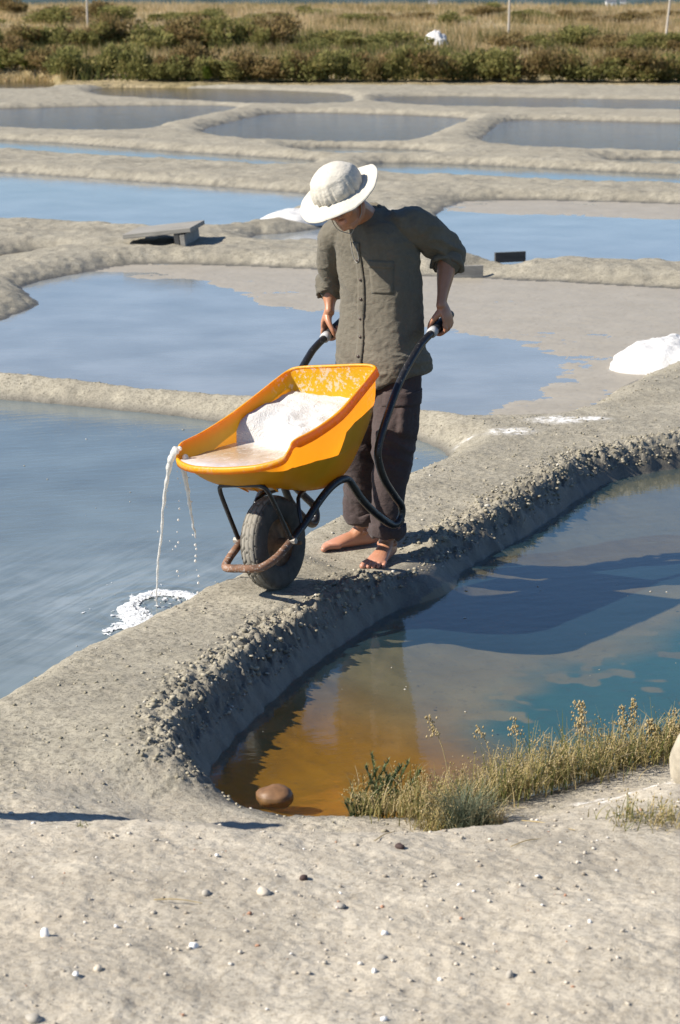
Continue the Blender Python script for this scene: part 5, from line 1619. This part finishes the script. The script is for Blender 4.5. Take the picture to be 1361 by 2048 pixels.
def genA(x):
    px = x + rgb.uniform(-10, 10)
    return px, 152 + 22 * min(1, max(0, px / 900)) + rgb.uniform(-3, 3), rgb.uniform(70, 120), rgb.uniform(50, 74), 'r' if rgb.random() < .2 else 'g'
def genB(x):
    px = x + rgb.uniform(-12, 12)
    if px > 760 and 820 < px < 985: return None
    hh = rgb.uniform(42, 74) if px < 600 else rgb.uniform(30, 48) if px < 820 else rgb.uniform(26, 54)
    return px, 101 + 6 * px / 1361 + rgb.uniform(-6, 6), rgb.uniform(70, 120), hh, 'r' if rgb.random() < .3 else 'g'
def genC(x):
    px = x + rgb.uniform(-25, 25)
    return px, 44 + rgb.uniform(-14, 10), rgb.uniform(50, 110), rgb.uniform(16, 34) * (1.35 if px < 420 else .9), 'r' if rgb.random() < .5 else 'g'
row(range(-40, 1420, 36), genA, 'in the front scrub row', 'scrub bushes of the front row')
row(range(-40, 1420, 38), genB, 'in the second scrub row', 'scrub bushes of the second row')
row(range(-40, 1420, 62), genC, 'near the far bank crest', 'bushes near the crest of the far bank')
for px, py, w, h, lab in ((14, 143, 50, 36, 'bright yellow-green bush at the left end of the front scrub row'), (70, 142, 50, 32, 'bright green bush right of the one at the left end of the scrub'), (414, 164, 40, 38, 'bright yellow-green bush standing alone in front of the scrub row'), (760, 168, 38, 28, 'small bright green bush at the foot of the scrub right of centre')):
    bush(px, py, w, h, 'b', i, lab, 'bright green bushes at the pond edge'); i += 1
# dry grass covering the far bank
rng = np.random.default_rng(12)
N = 95000
y = 71 + 45 * rng.random(N) ** 1.25; x = rng.uniform(-1, 1, N) * (.158 * y * 1.3 + 1)
h, D, I, b = height(x, y, False)
den = fbm(x * .35, y * .22, 4, 401); m = rng.random(N) < .35 + 1.3 * sm(.35, .6, den); x, y, h, den = x[m], y[m], h[m], den[m]; n = len(x)
L = rng.uniform(.16, .42, n) * (.7 + .7 * den); W = rng.uniform(.010, .024, n); lx = rng.normal(0, .10, n); ly_ = rng.normal(0, .10, n)
# taller, greener growth between and behind the bushes
N2 = 26000
y2 = np.concatenate([rng.uniform(68.5, 74, N2 // 2), rng.uniform(77, 90, N2 // 2)]); x2 = rng.uniform(-1, 1, N2) * (.158 * y2 * 1.3 + 1)
h2, D2, _, _ = height(x2, y2, False); d2 = fbm(x2 * .5, y2 * .4, 4, 421); m = (rng.random(N2) < sm(.36, .56, d2) + .15) & (D2 > .1)
x2, y2, h2, d2 = x2[m], y2[m], h2[m], d2[m]; n2_ = len(x2)
x = np.concatenate([x, x2]); y = np.concatenate([y, y2]); h = np.concatenate([h, h2])
L = np.concatenate([L, rng.uniform(.2, .62, n2_) * (.5 + d2)]); W = np.concatenate([W, rng.uniform(.012, .028, n2_)])
lx = np.concatenate([lx, rng.normal(0, .14, n2_)]); ly_ = np.concatenate([ly_, rng.normal(0, .1, n2_)]); n1_ = n; n = len(x)
v = np.stack([np.stack([x - W, y, h - .02], 1), np.stack([x + W, y, h - .02], 1), np.stack([x + lx, y + ly_, h + L], 1)], 1).reshape(-1, 3)
me = mesh_np('dry_grass', v, np.arange(3 * n).reshape(-1, 3))
tone = np.clip(np.where(np.arange(n) < n1_, rng.normal(.55, .2, n), rng.normal(.14, .16, n)) + .9 * (fbm(x * .5, y * .35, 4, 411) - .5), 0, 1)
at = me.attributes.new('tone', 'FLOAT', 'POINT'); at.data.foreach_set('value', np.repeat(tone, 3).astype(np.float32))
link('dry_grass', me, tone_mat('dry_bank_grass', [(0, (.13, .145, .045, 1)), (.15, (.20, .195, .065, 1)), (.35, (.44, .33, .145, 1)), (.6, (.68, .50, .26, 1)), (1, (.80, .64, .40, 1))], sub=.4), kind='stuff')
# wooded hills on the skyline
nx, ny = 260, 14
hx = np.linspace(-1500, 1500, nx); hy = np.linspace(2600, 3600, ny); HX, HY = np.meshgrid(hx, hy)
HZ = 62 * np.sin(np.pi * np.clip((HY - 2600) / 900, 0, 1) * .5 + 0) * (.55 + .9 * fbm(HX / 420, HY / 500, 4, 501)) + 9 * fbm(HX / 28, HY / 40, 3, 511)
HZ[0] = -8
idh = np.arange(nx * ny).reshape(ny, nx)
kf = NT('hazed_woodland'); nf = kf.noise(.035, 6, .7, kf.pos()); kf.l(kf.ramp(nf.outputs[0], [(.35, (.035, .058, .060, 1)), (.65, (.075, .105, .110, 1))]).outputs[0], kf.b.inputs['Base Color']); kf.b.inputs['Roughness'].default_value = 1; kf.b.inputs['Specular IOR Level'].default_value = 0  # distance haze is put into the blue-green base colour of the woods
link('hills', mesh_np('hills', np.stack([HX, HY, HZ], -1).reshape(-1, 3), np.stack([idh[:-1, :-1], idh[:-1, 1:], idh[1:, 1:], idh[1:, :-1]], -1).reshape(-1, 4)), kf.m, kind='structure')
M_WALL = simple('white_house_wall', (.78, .77, .74, 1), .8, .05, 1); M_ROOF = simple('slate_roof', (.12, .13, .15, 1), .7, .2, 1); M_PANE = simple('dark_window', (.03, .035, .04, 1), .2, .1, 1)
for px, w, lab in ((1222, 20, 'white house with a slate roof far off below the hills at right'), (1246, 12, 'small white house right of the larger far one'), (866, 16, 'white house far off above the salt pile')):
    Yh = 1500.0; c = P(px, 9, Yh); s = Yh / F_PX; W = w * s
    o = empty('house', (c.x, Yh, c.z - 3), lab, 'house', 'far white houses')
    bm = bmesh.new(); box(bm, (0, 0, 2.5), (W, W * .8, 5)); link('wall', from_bm('wall', bm), M_WALL, o, smooth=False)
    bm = bmesh.new(); q = [bm.verts.new(v) for v in [(-W * .53, -W * .45, 5.02), (W * .53, -W * .45, 5.02), (W * .53, W * .45, 5.02), (-W * .53, W * .45, 5.02), (-W * .53, 0, 8), (W * .53, 0, 8)]]
    for f in ((0, 1, 5, 4), (2, 3, 4, 5), (0, 4, 3), (1, 2, 5), (3, 2, 1, 0)): bm.faces.new([q[t] for t in f])
    link('roof', from_bm('roof', bm), M_ROOF, o, smooth=False)
    for wx in (-.25, .25):
        bm = bmesh.new(); box(bm, (wx * W, -W * .4 - .02, 2.8), (1.1, .1, 1.4)); link('window', from_bm('window', bm), M_PANE, o, smooth=False)
